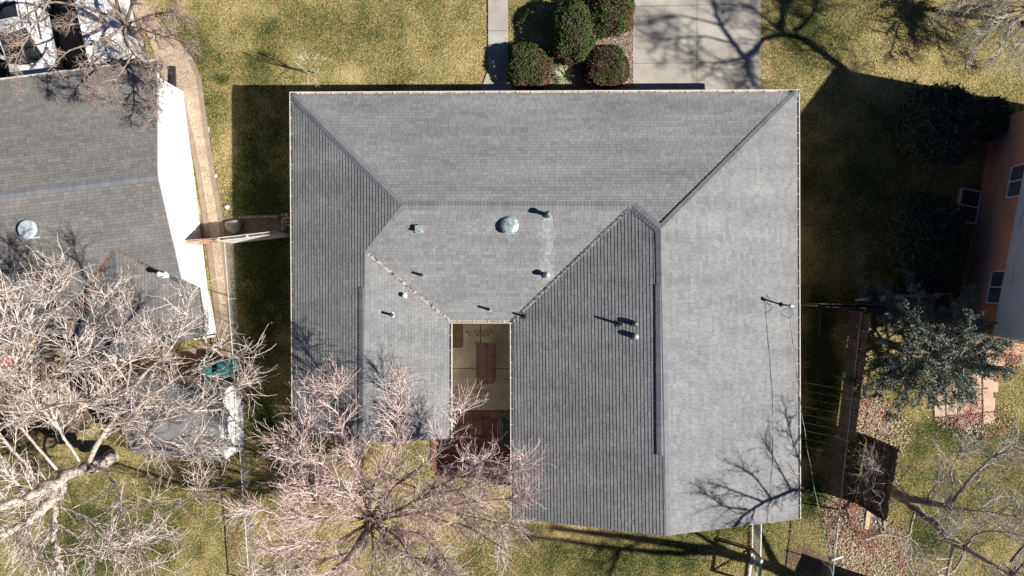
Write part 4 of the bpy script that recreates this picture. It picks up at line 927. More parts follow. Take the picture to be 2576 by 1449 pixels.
# ---------------------------------------------------------------- vehicles on the neighbour's driveway
def car(loc, rz, kind, label):
    t = thing('parked_car', loc, label, 'car', rz=rz); Lh, Wd = (2.45, .99) if kind == 'suv' else (2.75, .98)
    def ring(pts, z): return [(x, y, z) for x, y in pts]
    def outline(w_, yf, yb, bulge, n=8, bb=.05):
        f = [(-w_ + 2 * w_ * k / n, yf - bulge * (1 - (2 * k / n - 1) ** 2)) for k in range(n + 1)]
        b = [(w_ - 2 * w_ * k / n, yb + bb * (1 - (2 * k / n - 1) ** 2)) for k in range(n + 1)]
        return f + b
    def loft(mb, loops, m_=0, cap=True):
        n = len(loops[0]); vs = [v for l in loops for v in l]
        fs = [(k * n + q, k * n + (q + 1) % n, (k + 1) * n + (q + 1) % n, (k + 1) * n + q) for k in range(len(loops) - 1) for q in range(n)]
        if cap: fs += [tuple((len(loops) - 1) * n + q for q in range(n)), tuple(reversed(range(n)))]
        mb.add(vs, fs, m_)
    mb = MB()
    if kind == 'suv':
        loft(mb, [ring(outline(Wd * .94, -Lh, Lh, .10), .32), ring(outline(Wd, -Lh - .04, Lh + .02, .13), .62), ring(outline(Wd * .98, -Lh + .05, Lh, .14), .93), ring(outline(Wd * .9, -Lh + .25, Lh - .1, .16), 1.04)])
        obj('body', mb, M['car_white'], t, local=True, bevel=.03)
        ya, yb, yt, yr = -1.25, 2.25, .02, 2.0
        A = outline(.90, ya, yb, .26); B = outline(.72, yt, yr, .14); mb = MB(); loft(mb, [ring(A, 1.03), ring(outline(.82, (ya + yt) / 2, 2.15, .20), 1.40), ring(B, 1.70), ring(outline(.62, yt + .12, yr - .1, .10), 1.755)])
        obj('cabin', mb, M['car_white'], t, local=True)
        mb = MB(); n = 8; V = []; rows = 5
        for r_i in range(rows):
            f = .06 + .90 * r_i / (rows - 1); w_ = .90 + (.72 - .90) * f
            for k in range(n + 1):
                u_ = (2 * k / n - 1); x = u_ * (w_ - .10); y = ya + (yt - ya) * f - (.26 + (.14 - .26) * f) * (1 - (x / w_) ** 2); V.append((x, y - .055, 1.03 + .67 * f + .055))
        mb.add(V, [(r_i * (n + 1) + k, r_i * (n + 1) + k + 1, (r_i + 1) * (n + 1) + k + 1, (r_i + 1) * (n + 1) + k) for r_i in range(rows - 1) for k in range(n)])
        obj('windshield', mb, M['glass'], t, local=True)
        mb = MB(); mb.box((.0, .75, 1.775), (.85, .70, .02)); obj('sunroof', mb, M['glass'], t, local=True, bevel=.01)
        for s_ in (-1, 1):
            mb = MB(); mb.bar((s_ * .60, -.1, 1.80), (s_ * .60, 1.9, 1.80), .05, .05); obj('roof_rail', mb, M['car_white'], t, local=True)
            for (y0, y1) in ((-.75, .25), (.33, 1.2), (1.28, 1.9)):
                mb = MB(); e = .012; q = [(s_ * (.875 + e), y0 + (.15 if y0 < -.5 else 0), 1.12), (s_ * (.875 + e), y1, 1.12), (s_ * (.745 + e), y1 - .03, 1.60), (s_ * (.745 + e), y0 + (.55 if y0 < -.5 else .03), 1.60)]
                mb.poly(q); obj('side_window', mb, M['glass'], t, local=True)
            mb = MB(); mb.box((s_ * 1.06, -.95, 1.06), (.18, .14, .14)); obj('wing_mirror', mb, M['car_white'], t, local=True, bevel=.03)
            mb = MB(); mb.box((s_ * .68, -Lh - .02, .78), (.4, .12, .16)); obj('headlight', mb, M['glass'], t, local=True, bevel=.02)
        for x in (-.35, .25): mb = MB(); mb.bar((x, -1.45, 1.075), (x + .55, -1.18, 1.10), .02, .02); obj('wiper', mb, M['black'], t, local=True)
    else:
        A = outline(Wd, -Lh, Lh, .05, bb=.04); mb = MB()
        loft(mb, [ring(outline(Wd * .95, -Lh, Lh, .04), .35), ring(A, .7), ring(outline(Wd * .98, -Lh + .02, Lh, .05), 1.15), ring(outline(Wd * .86, -Lh + .18, Lh - .1, .05), 1.78), ring(outline(Wd * .80, -Lh + .26, Lh - .2, .05), 1.86)])
        obj('body', mb, M['car_white'], t, local=True)
        # tail (local -y) : hatch glass, lamps, cloth inside, bumper
        mb = MB(); mb.poly([(-.66, -Lh - .072, 1.10), (.66, -Lh - .072, 1.10), (.58, -Lh + .095, 1.66), (-.58, -Lh + .095, 1.66)]); hg = obj('rear_window', mb, M['glass'], t, local=True)
        mb = MB(); mb.poly([(-.48, -Lh - .062, 1.16), (.30, -Lh - .066, 1.14), (.22, -Lh + .02, 1.42), (-.10, -Lh + .05, 1.50), (-.42, -Lh + .0, 1.36)]); obj('cloth', mb, M['yellow_cloth'], hg, local=True)
        for s_ in (-1, 1):
            mb = MB(); mb.box((s_ * .84, -Lh - .02, 1.22), (.14, .12, .42)); obj('tail_light', mb, M['red_lens'], t, local=True, bevel=.02)
            for (y0, y1) in ((-2.2, -1.0), (-.9, .2), (.3, 1.4)):
                mb = MB(); q = [(s_ * (Wd * .965), y0, 1.22), (s_ * (Wd * .965), y1, 1.22), (s_ * (Wd * .885), y1 - .03, 1.66), (s_ * (Wd * .885), y0 + .05, 1.66)]; mb.poly(q); obj('side_window', mb, M['glass'], t, local=True)
        mb = MB(); mb.box((0, -Lh - .08, .52), (1.8, .18, .2)); obj('bumper', mb, M['black'], t, local=True, bevel=.03)
        for k in range(4): mb = MB(); mb.bar((-.72, -1.9 + k * 1.0, 1.885), (.72, -1.9 + k * 1.0, 1.885), .05, .04); obj('roof_bar', mb, M['car_white'], t, local=True)
        for s_ in (-1, 1): mb = MB(); mb.bar((s_ * .45, -2.3, 1.868), (s_ * .45, 1.8, 1.868), .04, .03); obj('roof_rib', mb, M['car_white'], t, local=True)
    for sx in (-1, 1):
        for sy in (-1, 1):
            mb = MB(); y = sy * 1.5; mb.tube([(sx * (Wd - .20), y, .34), (sx * (Wd + .01), y, .34)], .34, 24); wh = obj('wheel', mb, M['black'], t, local=True)
            mb = MB(); mb.tube([(sx * (Wd - .02), y, .34), (sx * (Wd + .02), y, .34)], .2, 16); obj('rim', mb, M['steel'], wh, local=True)
    return t
c1 = P(58, 84, 1.0); car((c1.x, c1.y, .012), R(11), 'suv', 'white estate car facing the low grey house, with curved windshield and sunroof')
c2 = P(256, 20, 1.2); car((c2.x, c2.y, .012), R(13.5), 'van', 'white van parked tail-first towards the low grey house, red tail lights showing')
# ---------------------------------------------------------------- shrubs
def leafy_mass(name, px, py, rx, ry, h, n, size, label, cat, cols, browny=.3, group=None, seed=1, flat=.6, lobes=.22, rz=0, core=True, parent=None, shag=.0, bdir=(.7, -.7)):
    r = np.random.default_rng(seed); g_ = G(px, py); t = thing(name, g_, label, cat, group)
    th = r.uniform(0, 2 * np.pi, n); cz = r.uniform(-.45, 1, n); rr = np.sqrt(1 - cz ** 2)
    d = np.c_[rr * np.cos(th), rr * np.sin(th), cz]
    k = 1 + lobes * (2 * fbm(d[:, 0] * 2.2 + 5 + seed, d[:, 1] * 2.2 + d[:, 2] * 1.7, seed, 3) - 1) + r.normal(0, .035, n) + np.abs(r.normal(0, shag, n))
    sq = np.abs(d) ** .8 * np.sign(d)
    c = h * .48; p = np.c_[sq[:, 0] * rx * k, sq[:, 1] * ry * k, c + sq[:, 2] * (h * .52) * k]; p[:, 2] = np.maximum(p[:, 2], .03)
    ca, sa = math.cos(rz), math.sin(rz); p[:, :2] = np.c_[p[:, 0] * ca - p[:, 1] * sa, p[:, 0] * sa + p[:, 1] * ca]
    dn = d + r.normal(0, flat, (n, 3)); dn /= np.linalg.norm(dn, axis=1)[:, None]
    rv = r.normal(0, 1, (n, 3)); u = np.cross(dn, rv); u /= np.linalg.norm(u, axis=1)[:, None]; v = np.cross(dn, u)
    s = r.uniform(*size, n)[:, None]; up = np.array([0, 0, .35]); 
    tip = d * .6 + u + up; tip /= np.linalg.norm(tip, axis=1)[:, None]
    A = p - v * s * .35; B = p + v * s * .35; C = p + tip * s * 1.4; D = p + tip * s * .7 + v * s * .5
    V = np.stack([A, B, D, C], 1).reshape(-1, 3) + np.array([g_.x, g_.y, 0]); F_ = np.arange(4 * n).reshape(n, 4)
    f = fbm(p[:, 0] * 2.4 + seed * 3, p[:, 1] * 2.4 + p[:, 2], seed + 4, 3)[:, None] + r.normal(0, .03, (n, 1)) + .17 * (d[:, :1] * bdir[0] + d[:, 1:2] * bdir[1])
    b_ = np.clip((f - (.62 - browny * .4)) * 9, 0, 1); g0, g1, br = [np.array(x) for x in cols]
    m_ = r.uniform(0, 1, (n, 1)); tint = (g0 * (1 - m_) + g1 * m_) * (1 - b_) + br * r.uniform(.6, 1.3, (n, 1)) * b_
    nobj('foliage', V, F_, M['shrub'], t, tint)
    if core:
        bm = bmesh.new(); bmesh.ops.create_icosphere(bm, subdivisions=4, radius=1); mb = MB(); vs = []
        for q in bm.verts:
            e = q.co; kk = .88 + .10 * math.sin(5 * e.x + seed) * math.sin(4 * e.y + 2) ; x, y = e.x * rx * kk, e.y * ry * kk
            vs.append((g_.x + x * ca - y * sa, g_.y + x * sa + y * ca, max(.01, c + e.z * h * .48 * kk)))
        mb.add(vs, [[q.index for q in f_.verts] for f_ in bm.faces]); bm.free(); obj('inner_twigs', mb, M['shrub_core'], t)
    return t
JG = ((.055, .078, .022), (.135, .165, .05), (.16, .095, .055))
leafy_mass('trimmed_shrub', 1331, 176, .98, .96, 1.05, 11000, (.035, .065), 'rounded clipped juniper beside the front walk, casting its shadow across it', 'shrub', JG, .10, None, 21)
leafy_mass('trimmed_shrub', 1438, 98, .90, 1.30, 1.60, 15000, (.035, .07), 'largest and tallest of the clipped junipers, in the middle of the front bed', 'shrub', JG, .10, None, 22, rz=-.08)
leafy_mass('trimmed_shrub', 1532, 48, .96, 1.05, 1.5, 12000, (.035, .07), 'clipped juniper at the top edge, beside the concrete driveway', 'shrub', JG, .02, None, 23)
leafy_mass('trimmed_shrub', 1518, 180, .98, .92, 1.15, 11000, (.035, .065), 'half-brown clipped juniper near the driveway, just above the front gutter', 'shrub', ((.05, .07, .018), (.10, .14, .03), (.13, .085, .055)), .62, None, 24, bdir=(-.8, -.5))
DK = ((.055, .075, .04), (.10, .13, .07), (.12, .10, .075))
leafy_mass('spreading_juniper', 2330, 325, 1.4, 1.45, 1.7, 12000, (.06, .12), 'shaggy dark juniper in deep shade by the upper corner of the orange brick house', 'shrub', DK, .1, None, 31, shag=.10, lobes=.3)
leafy_mass('spreading_juniper', 2440, 305, 1.3, .8, 1.1, 7000, (.06, .12), 'dark juniper at the right edge, poking out of the shadow into the lawn', 'shrub', DK, .1, None, 32, shag=.10, lobes=.3)
leafy_mass('spreading_juniper', 2300, 610, 1.3, 1.9, 1.5, 13000, (.06, .12), 'long dark juniper in deep shade below the lower brick house windows', 'shrub', DK, .1, None, 33, shag=.10, lobes=.3)
# yucca-like grass clump
def blades(name, px, py, n, L_, w_, label, cat, c0, c1, seed, el=(.25, 1.2), droop=.5):
    r = np.random.default_rng(seed); g_ = G(px, py); V = []; T_ = []; m = 5
    a = r.uniform(0, 2 * np.pi, n); e = r.uniform(*el, n); L = r.uniform(.6, 1, n) * L_; V = np.zeros((n, m, 2, 3))
    p = np.c_[r.normal(0, .06, n), r.normal(0, .06, n), np.full(n, .02)]; d = np.c_[np.cos(a) * np.cos(e), np.sin(a) * np.cos(e), np.sin(e)]; s = np.c_[-np.sin(a), np.cos(a), np.zeros(n)]
    for k in range(m):
        wd = w_ * (1 - (k / (m - 1)) ** 2 * .95); V[:, k, 0] = p + s * wd; V[:, k, 1] = p - s * wd; p = p + d * (L / (m - 1))[:, None]; d = d - np.array([0, 0, droop / m]); d /= np.linalg.norm(d, axis=1)[:, None]
    V[..., 2] = np.maximum(V[..., 2], .02); b0 = (np.arange(n) * m * 2)[:, None] + (np.arange(m - 1) * 2)[None, :]
    F_ = np.stack([b0, b0 + 1, b0 + 3, b0 + 2], -1).reshape(-1, 4); mm = np.repeat(r.uniform(0, 1, n), m - 1)[:, None]
    o = nobj(name, V.reshape(-1, 3), F_, M['blade'], None, np.array(c0) * (1 - mm) + np.array(c1) * mm); o.location = g_; return tag(o, label, cat)
blades('ornamental_grass', 1420, 192, 320, .72, .014, 'pale green and straw grass clump between two clipped junipers', 'grass clump', (.36, .40, .20), (.62, .60, .40), 3, (.1, 1.1))
blades('ornamental_grass', 1400, 150, 60, .45, .010, 'small sparse green grass tuft right of the rounded clipped juniper', 'grass clump', (.14, .20, .06), (.36, .40, .20), 4, (.1, 1.0))

# ---------------------------------------------------------------- bare trees
def resample(pts, m):
    pts = np.array([tuple(p) for p in pts]); L = np.r_[0, np.cumsum(np.linalg.norm(np.diff(pts, axis=0), axis=1))]; s = np.linspace(0, L[-1], m)
    # smooth via Catmull-like cubic on cumulative length
    q = np.stack([np.interp(s, L, pts[:, k]) for k in range(3)], 1)
    for _ in range(2): q[1:-1] = .25 * q[:-2] + .5 * q[1:-1] + .25 * q[2:]
    return q
def grow(par, rad, n, r, t0, t1, ang, length, r0, r1, m, wig, up, cap=None):
    seg = np.linalg.norm(np.diff(par, axis=1), axis=2).sum(1); w_ = seg / seg.sum(); idx = r.choice(len(par), n, p=w_); mm = par.shape[1]
    t = r.uniform(t0, t1, n) * (mm - 1); k = np.minimum(t.astype(int), mm - 2); f = (t - k)[:, None]
    p = par[idx, k] * (1 - f) + par[idx, k + 1] * f; d = par[idx, k + 1] - par[idx, k]; d /= np.linalg.norm(d, axis=1)[:, None] + 1e-9
    rp = rad[idx, k] * (1 - f[:, 0]) + rad[idx, k + 1] * f[:, 0]
    rv = r.normal(0, 1, (n, 3)); q = np.cross(d, rv); q /= np.linalg.norm(q, axis=1)[:, None] + 1e-9
    a = r.uniform(*ang, n)[:, None]; d = d * np.cos(a) + q * np.sin(a); L = r.uniform(*length, n) * (1.15 - .5 * t / (mm - 1))
    pts = np.zeros((n, m, 3)); pts[:, 0] = p
    for s_ in range(1, m):
        d = d + r.normal(0, wig, (n, 3)); d[:, 2] += up; d /= np.linalg.norm(d, axis=1)[:, None]; pts[:, s_] = pts[:, s_ - 1] + d * (L / (m - 1))[:, None]
    pts[..., 2] = np.maximum(pts[..., 2], .3)
    rs = np.minimum(r0, rp * .8); tt = np.linspace(0, 1, m)[None, :]; return pts, rs[:, None] * (1 - tt) + np.minimum(r1, rs * .6)[:, None] * tt
def tubes(pts, rad, sides):
    n, m, _ = pts.shape; d = np.zeros_like(pts); d[:, 1:-1] = pts[:, 2:] - pts[:, :-2]; d[:, 0] = pts[:, 1] - pts[:, 0]; d[:, -1] = pts[:, -1] - pts[:, -2]
    d /= np.linalg.norm(d, axis=2)[..., None] + 1e-9; ref = np.where(np.abs(d[:, :1, 2:3]) > .9, np.array([1., 0, 0]), np.array([0, 0, 1.])); u = np.cross(d, ref); u /= np.linalg.norm(u, axis=2)[..., None] + 1e-9; v = np.cross(d, u)
    a = np.arange(sides) * 2 * np.pi / sides
    V = pts[:, :, None] + rad[:, :, None, None] * (u[:, :, None] * np.cos(a)[None, None, :, None] + v[:, :, None] * np.sin(a)[None, None, :, None])
    b = (np.arange(n) * m * sides)[:, None, None] + (np.arange(m - 1) * sides)[None, :, None]; k = np.arange(sides)[None, None, :]; k2 = (k + 1) % sides
    F_ = np.stack([b + k, b + k2, b + sides + k2, b + sides + k], -1).reshape(-1, 4); return V.reshape(-1, 3), F_
def join(parts):
    V = []; F_ = []; T_ = []; o = 0
    for v, f, t in parts: V.append(v); F_.append(f + o); T_.append(np.broadcast_to(t, (len(f), 3)) if t.ndim < 2 or len(t) != len(f) else t); o += len(v)
    return np.concatenate(V), np.concatenate(F_), np.concatenate(T_)
def tree(name, base, limbs, label, seed, n2=90, n3=600, n4=3200, bark='bark', cols=((.52, .45, .40), (.40, .30, .25), (.36, .14, .10)), l2=(.9, 2.0), l3=(.45, 1.0), l4=(.18, .45), rt=.008, up=.05, ang=(.45, 1.1), t0=.3, group=None, wig=.22, buds=None, rough=.03, lr=1.0, r2_=.019, dark=.30):
    """limbs: list of ([(px,py,z) or Vector...], r_start, r_end); the first one is the trunk"""
    r = np.random.default_rng(seed); t = thing(name, (base.x, base.y, 0), label, 'tree', group); m = 16; LP = []; LR = []
    for pts, ra, rb in limbs:
        q = resample([P(*p) if not isinstance(p, Vector) else p for p in pts], m); q[1:-1] += r.normal(0, rough, (m - 2, 3)) * min(1, rb * 12); LP.append(q); LR.append(np.linspace(ra, rb, m) * (lr if len(LR) else .5 + lr * .5))
    LP = np.array(LP); LR = np.array(LR); v, f = tubes(LP, LR * (1 + .08 * r.normal(0, 1, LR.shape)), 10); nobj('trunk', v, f, M[bark], t, None, smooth=True)
    br = LP[1:]; brr = LR[1:]
    p2, r2 = grow(br, brr, n2, r, t0, 1, ang, l2, r2_, .008, 8, wig * .7, up); e2 = grow(br, brr, len(br) * 3, r, .9, 1, (.1, .7), l2, r2_, .008, 8, wig * .7, up)
    p2 = np.concatenate([p2, e2[0]]); r2 = np.concatenate([r2, e2[1]])
    a2 = np.concatenate([p2[:, ::1], ]) ; p3, r3 = grow(p2, r2, n3, r, .12, 1, ang, l3, .0088, rt, 7, wig * 1.7, up)
    p4, r4 = grow(p3, r3, int(n4 * .75), r, .15, 1, ang, l4, .0085, rt * .8, 4, wig * 1.8, up); p4b, r4b = grow(p2, r2, int(n4 * .25), r, .1, 1, ang, l4, .0085, rt * .8, 4, wig * 1.8, up)
    c0, c1, c2 = [np.array(c) for c in cols]; parts = []
    for (pp, rr, sd) in ((p2, r2, 6), (p3, r3, 4), (p4, r4, 3), (p4b, r4b, 3)):
        v, f = tubes(pp, rr, sd); n = len(pp); per = len(f) // n; k = np.repeat(r.uniform(0, 1, n), per)[:, None]; tt = np.where(k < dark, c1 * .42, c0 * (1 - k * .5) + c1 * k * .5)
        if sd == 3:
            e = np.tile(np.repeat(np.arange(3), 3), n)[:, None] / 2.0; k2 = np.repeat(r.uniform(0, 1, n) > .45, per)[:, None]; tt = np.where(k2, tt * (1 - e * .8) + c2 * e * .8, tt)
        parts.append((v, f, tt))
    v, f, tt = join(parts); nobj('crown', v, f, M['twig'], t, tt)
    ends = np.concatenate([p4[:, -1], p4b[:, -1]])
    if buds:
        n, col, s = buds; e = ends[r.integers(0, len(ends), n)] + r.normal(0, .03, (n, 3)); k = r.uniform(.6, 1.25, (n, 1)); leaf_scatter('buds', e, None, np.array(col) * k, s, t, 'leaf', 1.0, seed)
    return t
# -- the tree below the left wing: crotch full of dead leaves, limbs in all directions
cr = P(934, 1312, 3.0); b1 = Vector((cr.x + .10, cr.y + .05, 0)); z3 = 3.0
def LB(pts, z0, z1, ra, rb): n = len(pts); return ([(a, b, z0 + (z1 - z0) * k / (n - 1)) for k, (a, b) in enumerate(pts)], ra, rb)
c0 = (934, 1312)
limbs = [([b1, b1.lerp(cr, .5) + Vector((.05, 0, 0)), cr], .30, .24),
    LB([c0, (912, 1244), (896, 1162), (866, 1108), (847, 1040), (852, 960)], 3, 6.3, .11, .02), LB([c0, (923, 1255), (948, 1206), (991, 1149), (1002, 1040), (1008, 955)], 3, 6.4, .10, .02),
    LB([c0, (950, 1290), (983, 1228), (1022, 1200), (1100, 1140), (1150, 1075), (1165, 1020)], 3, 6.2, .10, .02), LB([c0, (961, 1300), (1060, 1255), (1092, 1228), (1160, 1195), (1240, 1150)], 2.9, 6.2, .13, .02),
    LB([(1065, 1255), (1110, 1240), (1190, 1225), (1290, 1180), (1325, 1170)], 4.0, 6.4, .07, .02), LB([c0, (967, 1305), (1065, 1288), (1186, 1262), (1330, 1250)], 3, 6.0, .10, .02),
    LB([(1065, 1292), (1110, 1310), (1186, 1326), (1250, 1370), (1280, 1390)], 4.0, 5.8, .07, .02), LB([c0, (961, 1329), (1002, 1351), (1035, 1408), (1060, 1470)], 2.9, 6.0, .11, .02),
    LB([c0, (915, 1345), (880, 1392), (851, 1440), (780, 1458), (713, 1466), (640, 1460)], 2.9, 6.6, .21, .08), LB([(880, 1392), (840, 1400), (770, 1420), (690, 1430)], 3.5, 5.2, .07, .02), LB([c0, (990, 1380), (1120, 1440), (1180, 1470)], 3, 5.6, .08, .02), LB([c0, (940, 1400), (930, 1470)], 3, 5.0, .08, .03), LB([(1060, 1255), (1140, 1290), (1230, 1310), (1300, 1330)], 3.8, 5.6, .06, .02), LB([c0, (871, 1350), (838, 1366), (743, 1373), (660, 1378)], 2.9, 5.8, .12, .02),
    LB([c0, (901, 1303), (871, 1282), (803, 1269), (762, 1236), (735, 1150), (705, 1110)], 2.9, 6.0, .13, .02), LB([(871, 1290), (770, 1310), (702, 1277), (620, 1285)], 3.7, 6.0, .08, .02),
    LB([(803, 1269), (760, 1190), (750, 1110), (770, 1040), (800, 985)], 4.8, 6.2, .06, .02), LB([c0, (965, 1330), (1060, 1340), (1120, 1400), (1140, 1450)], 3, 5.8, .08, .02), LB([c0, (890, 1260), (830, 1200), (800, 1140)], 3.1, 7, .09, .02)]
tree('bare_tree', b1, limbs, 'wide bare reddish-grey tree below the left wing, orange leaves caught in its crotch', 101, 640, 6200, 11000, cols=((.95, .82, .77), (.52, .34, .31), (.52, .15, .12)), bark='bark_dark', dark=.32, l2=(.7, 1.6), l3=(.5, 1.2), l4=(.12, .34), up=.03, ang=(.28, .9), rt=.0054, wig=.11, t0=.06, lr=.62)
k = 420; r_ = np.random.default_rng(9); pts = np.c_[cr.x + r_.normal(0, .16, k), cr.y + r_.normal(0, .22, k), cr.z + .10 + np.abs(r_.normal(0, .08, k))]; kk = r_.uniform(.6, 1.3, (k, 1))
stuff(leaf_scatter('fallen_leaves', pts, None, np.array((.50, .22, .08)) * kk, (.04, .07), None, 'leaf', .5, 3), 'clump of orange dead leaves caught in the crotch of the wide reddish bare tree', 'leaves')
# -- the great tree in the lower left
cr = P(190, 1188, 3.4); b2 = P(285, 1152, 0)
c0 = (190, 1188)
limbs = [([b2, P(250, 1168, 1.6), cr, P(170, 1200, 3.6)], .36, .22),
    LB([c0, (137, 1217), (68, 1250), (-40, 1292)], 3.4, 7.5, .34, .20), LB([(160, 1215), (142, 1272), (139, 1340), (147, 1440), (150, 1500)], 3.8, 5.5, .17, .10),
    LB([(137, 1217), (118, 1285), (55, 1326), (-40, 1375)], 4.3, 7.0, .30, .16), LB([(230, 1170), (273, 1190), (309, 1244), (298, 1285), (342, 1381), (396, 1425)], 3.0, 5.6, .10, .03),
    LB([(225, 1160), (262, 1085), (314, 1017), (350, 943), (437, 880), (464, 812), (472, 750)], 3.2, 8.4, .16, .02), LB([(262, 1100), (301, 1072), (410, 1055), (540, 1016), (610, 960)], 3.8, 6.0, .11, .02),
    LB([(262, 1085), (330, 1040), (383, 990), (470, 930), (560, 905), (625, 890)], 4.0, 7.4, .13, .02), LB([(200, 1160), (150, 1080), (109, 1000), (150, 930), (246, 790), (275, 725)], 3.6, 8.6, .08, .02),
    LB([(150, 1190), (60, 1090), (-10, 980), (60, 890), (120, 760), (150, 680)], 3.9, 9.0, .08, .02), LB([(100, 1200), (20, 1130), (-60, 1000), (0, 860), (20, 720)], 4.2, 9.2, .09, .02),
    LB([(314, 1017), (330, 900), (300, 830), (320, 760)], 5.0, 8.2, .07, .02), LB([(150, 1080), (230, 1000), (290, 930), (360, 890), (410, 820)], 4.6, 8.2, .08, .02),
    LB([(298, 1285), (370, 1270), (470, 1260), (500, 1230)], 4.0, 5.4, .06, .02), LB([(147, 1400), (230, 1385), (330, 1370), (410, 1350)], 5.4, 6.2, .06, .02), LB([(55, 1326), (100, 1400), (170, 1460)], 5, 6.5, .09, .03),
    LB([(150, 1080), (40, 950), (30, 850), (90, 740)], 5, 9, .08, .02), LB([(-10, 1010), (110, 960), (210, 890), (300, 860)], 5.6, 9.0, .08, .02), LB([(68, 1250), (10, 1180), (-60, 1120)], 5, 8, .10, .03),
    LB([(142, 1272), (200, 1290), (260, 1330), (300, 1410)], 4.4, 5.6, .07, .02), LB([(-20, 1090), (80, 1040), (170, 1010), (260, 1010)], 5.6, 8.4, .08, .02), LB([(301, 1072), (380, 1100), (470, 1120), (560, 1110)], 4.2, 5.6, .06, .02)]
tree('bare_tree', b2, limbs, 'huge pale-barked bare tree with thick whitish limbs filling the lower left', 102, 430, 4200, 9000, cols=((.92, .83, .76), (.54, .43, .37), (.42, .20, .12)), bark='bark_pale', l2=(.8, 2.1), l3=(.5, 1.4), l4=(.12, .36), up=.03, ang=(.3, .9), rt=.0058, wig=.11, rough=.07, t0=.15, lr=.72, buds=(3600, (.42, .30, .08), (.012, .026)))
# -- tree at the top left over the cars
cr = P(318, 62, 2.6); b3 = P(352, 100, 0)
c0 = (318, 62)
limbs = [([b3, P(338, 84, 1.3), cr], .19, .15),
    LB([c0, (309, 77), (333, 137), (355, 153), (400, 176), (420, 215)], 2.8, 4.0, .07, .015), LB([c0, (273, 96), (240, 109), (175, 123), (148, 150), (120, 178)], 2.8, 4.6, .09, .015),
    LB([c0, (350, 72), (400, 88), (430, 95), (480, 112)], 2.8, 3.8, .06, .015), LB([c0, (230, 20), (123, 0), (70, 35), (16, 76)], 2.9, 5.0, .10, .02), LB([c0, (330, 10), (380, -40), (430, -60)], 3, 5.5, .09, .02),
    LB([(240, 109), (230, 160), (210, 200), (225, 245)], 3.8, 4.8, .05, .012), LB([(333, 137), (300, 190), (270, 230), (280, 260)], 3.4, 4.6, .05, .012), LB([c0, (260, -20), (180, -90)], 3, 6, .1, .03),
    LB([(123, 0), (60, 110), (30, 170), (50, 215)], 4.5, 5.2, .05, .012), LB([c0, (370, 40), (410, 30), (470, 45)], 2.8, 4.2, .06, .012), LB([(355, 153), (385, 210), (388, 270), (380, 310)], 3.3, 3.9, .04, .012), LB([c0, (290, 30), (220, 60), (170, 60)], 3, 4.8, .07, .015)]
tree('bare_tree', b3, limbs, 'bare grey-twigged tree at the top left, overhanging both white vehicles', 103, 200, 1900, 6500, cols=((.42, .35, .31), (.32, .24, .20), (.34, .16, .11)), bark='bark_dark', l2=(.4, 1.05), l3=(.25, .6), l4=(.11, .28), up=-.01, ang=(.5, 1.2), wig=.22, t0=.15, rt=.0055, lr=.8)
# -- tree at the lower right with dark trunk
b5 = P(2236, 1228, 0); limbs = [([b5, P(2262, 1246, .7), P(2284, 1258, 1.3)], .26, .23),
    LB([(2278, 1256), (2310, 1256), (2373, 1272), (2392, 1280)], 1.2, 3.4, .17, .11), LB([(2284, 1262), (2351, 1315), (2395, 1365), (2430, 1378)], 1.3, 4.0, .19, .13),
    LB([(2385, 1276), (2405, 1250), (2430, 1215), (2474, 1170), (2510, 1140), (2560, 1125)], 3.2, 5.4, .09, .02), LB([(2385, 1277), (2430, 1282), (2490, 1288), (2560, 1300)], 3.2, 5.0, .05, .015), LB([(2400, 1365), (2392, 1403), (2381, 1449), (2370, 1500)], 3.6, 4.6, .09, .03),
    LB([(2430, 1378), (2460, 1400), (2500, 1420), (2560, 1460)], 4.0, 6.5, .10, .03), LB([(2430, 1376), (2450, 1345), (2490, 1335), (2540, 1340)], 4.0, 5.6, .06, .015), LB([(2330, 1262), (2345, 1232), (2365, 1210), (2400, 1195)], 2.2, 3.8, .05, .012),
    LB([(2284, 1254), (2262, 1215), (2235, 1195), (2200, 1180)], 1.5, 2.6, .035, .01), LB([(2250, 1238), (2230, 1228), (2200, 1240), (2180, 1232)], .8, 1.6, .03, .01), LB([(2250, 1240), (2225, 1200), (2200, 1165), (2190, 1150)], 1.0, 2.2, .03, .01),
    LB([(2300, 1290), (2288, 1330), (2290, 1350), (2250, 1348), (2220, 1345)], 1.4, 1.9, .06, .03), LB([(2430, 1382), (2400, 1440), (2330, 1460), (2280, 1480)], 3.6, 5, .06, .02), LB([(2373, 1274), (2400, 1240), (2390, 1180), (2420, 1130)], 3, 5, .05, .012)]
tree('bare_tree', b5, limbs, 'bare tree with thick dark forked trunk and a cut stub at the lower right', 105, 150, 1100, 2600, cols=((.78, .72, .66), (.44, .37, .30), (.34, .18, .13)), bark='bark', l2=(.6, 1.6), l3=(.5, 1.2), l4=(.15, .4), up=.02, wig=.14, t0=.3, rt=.0055)
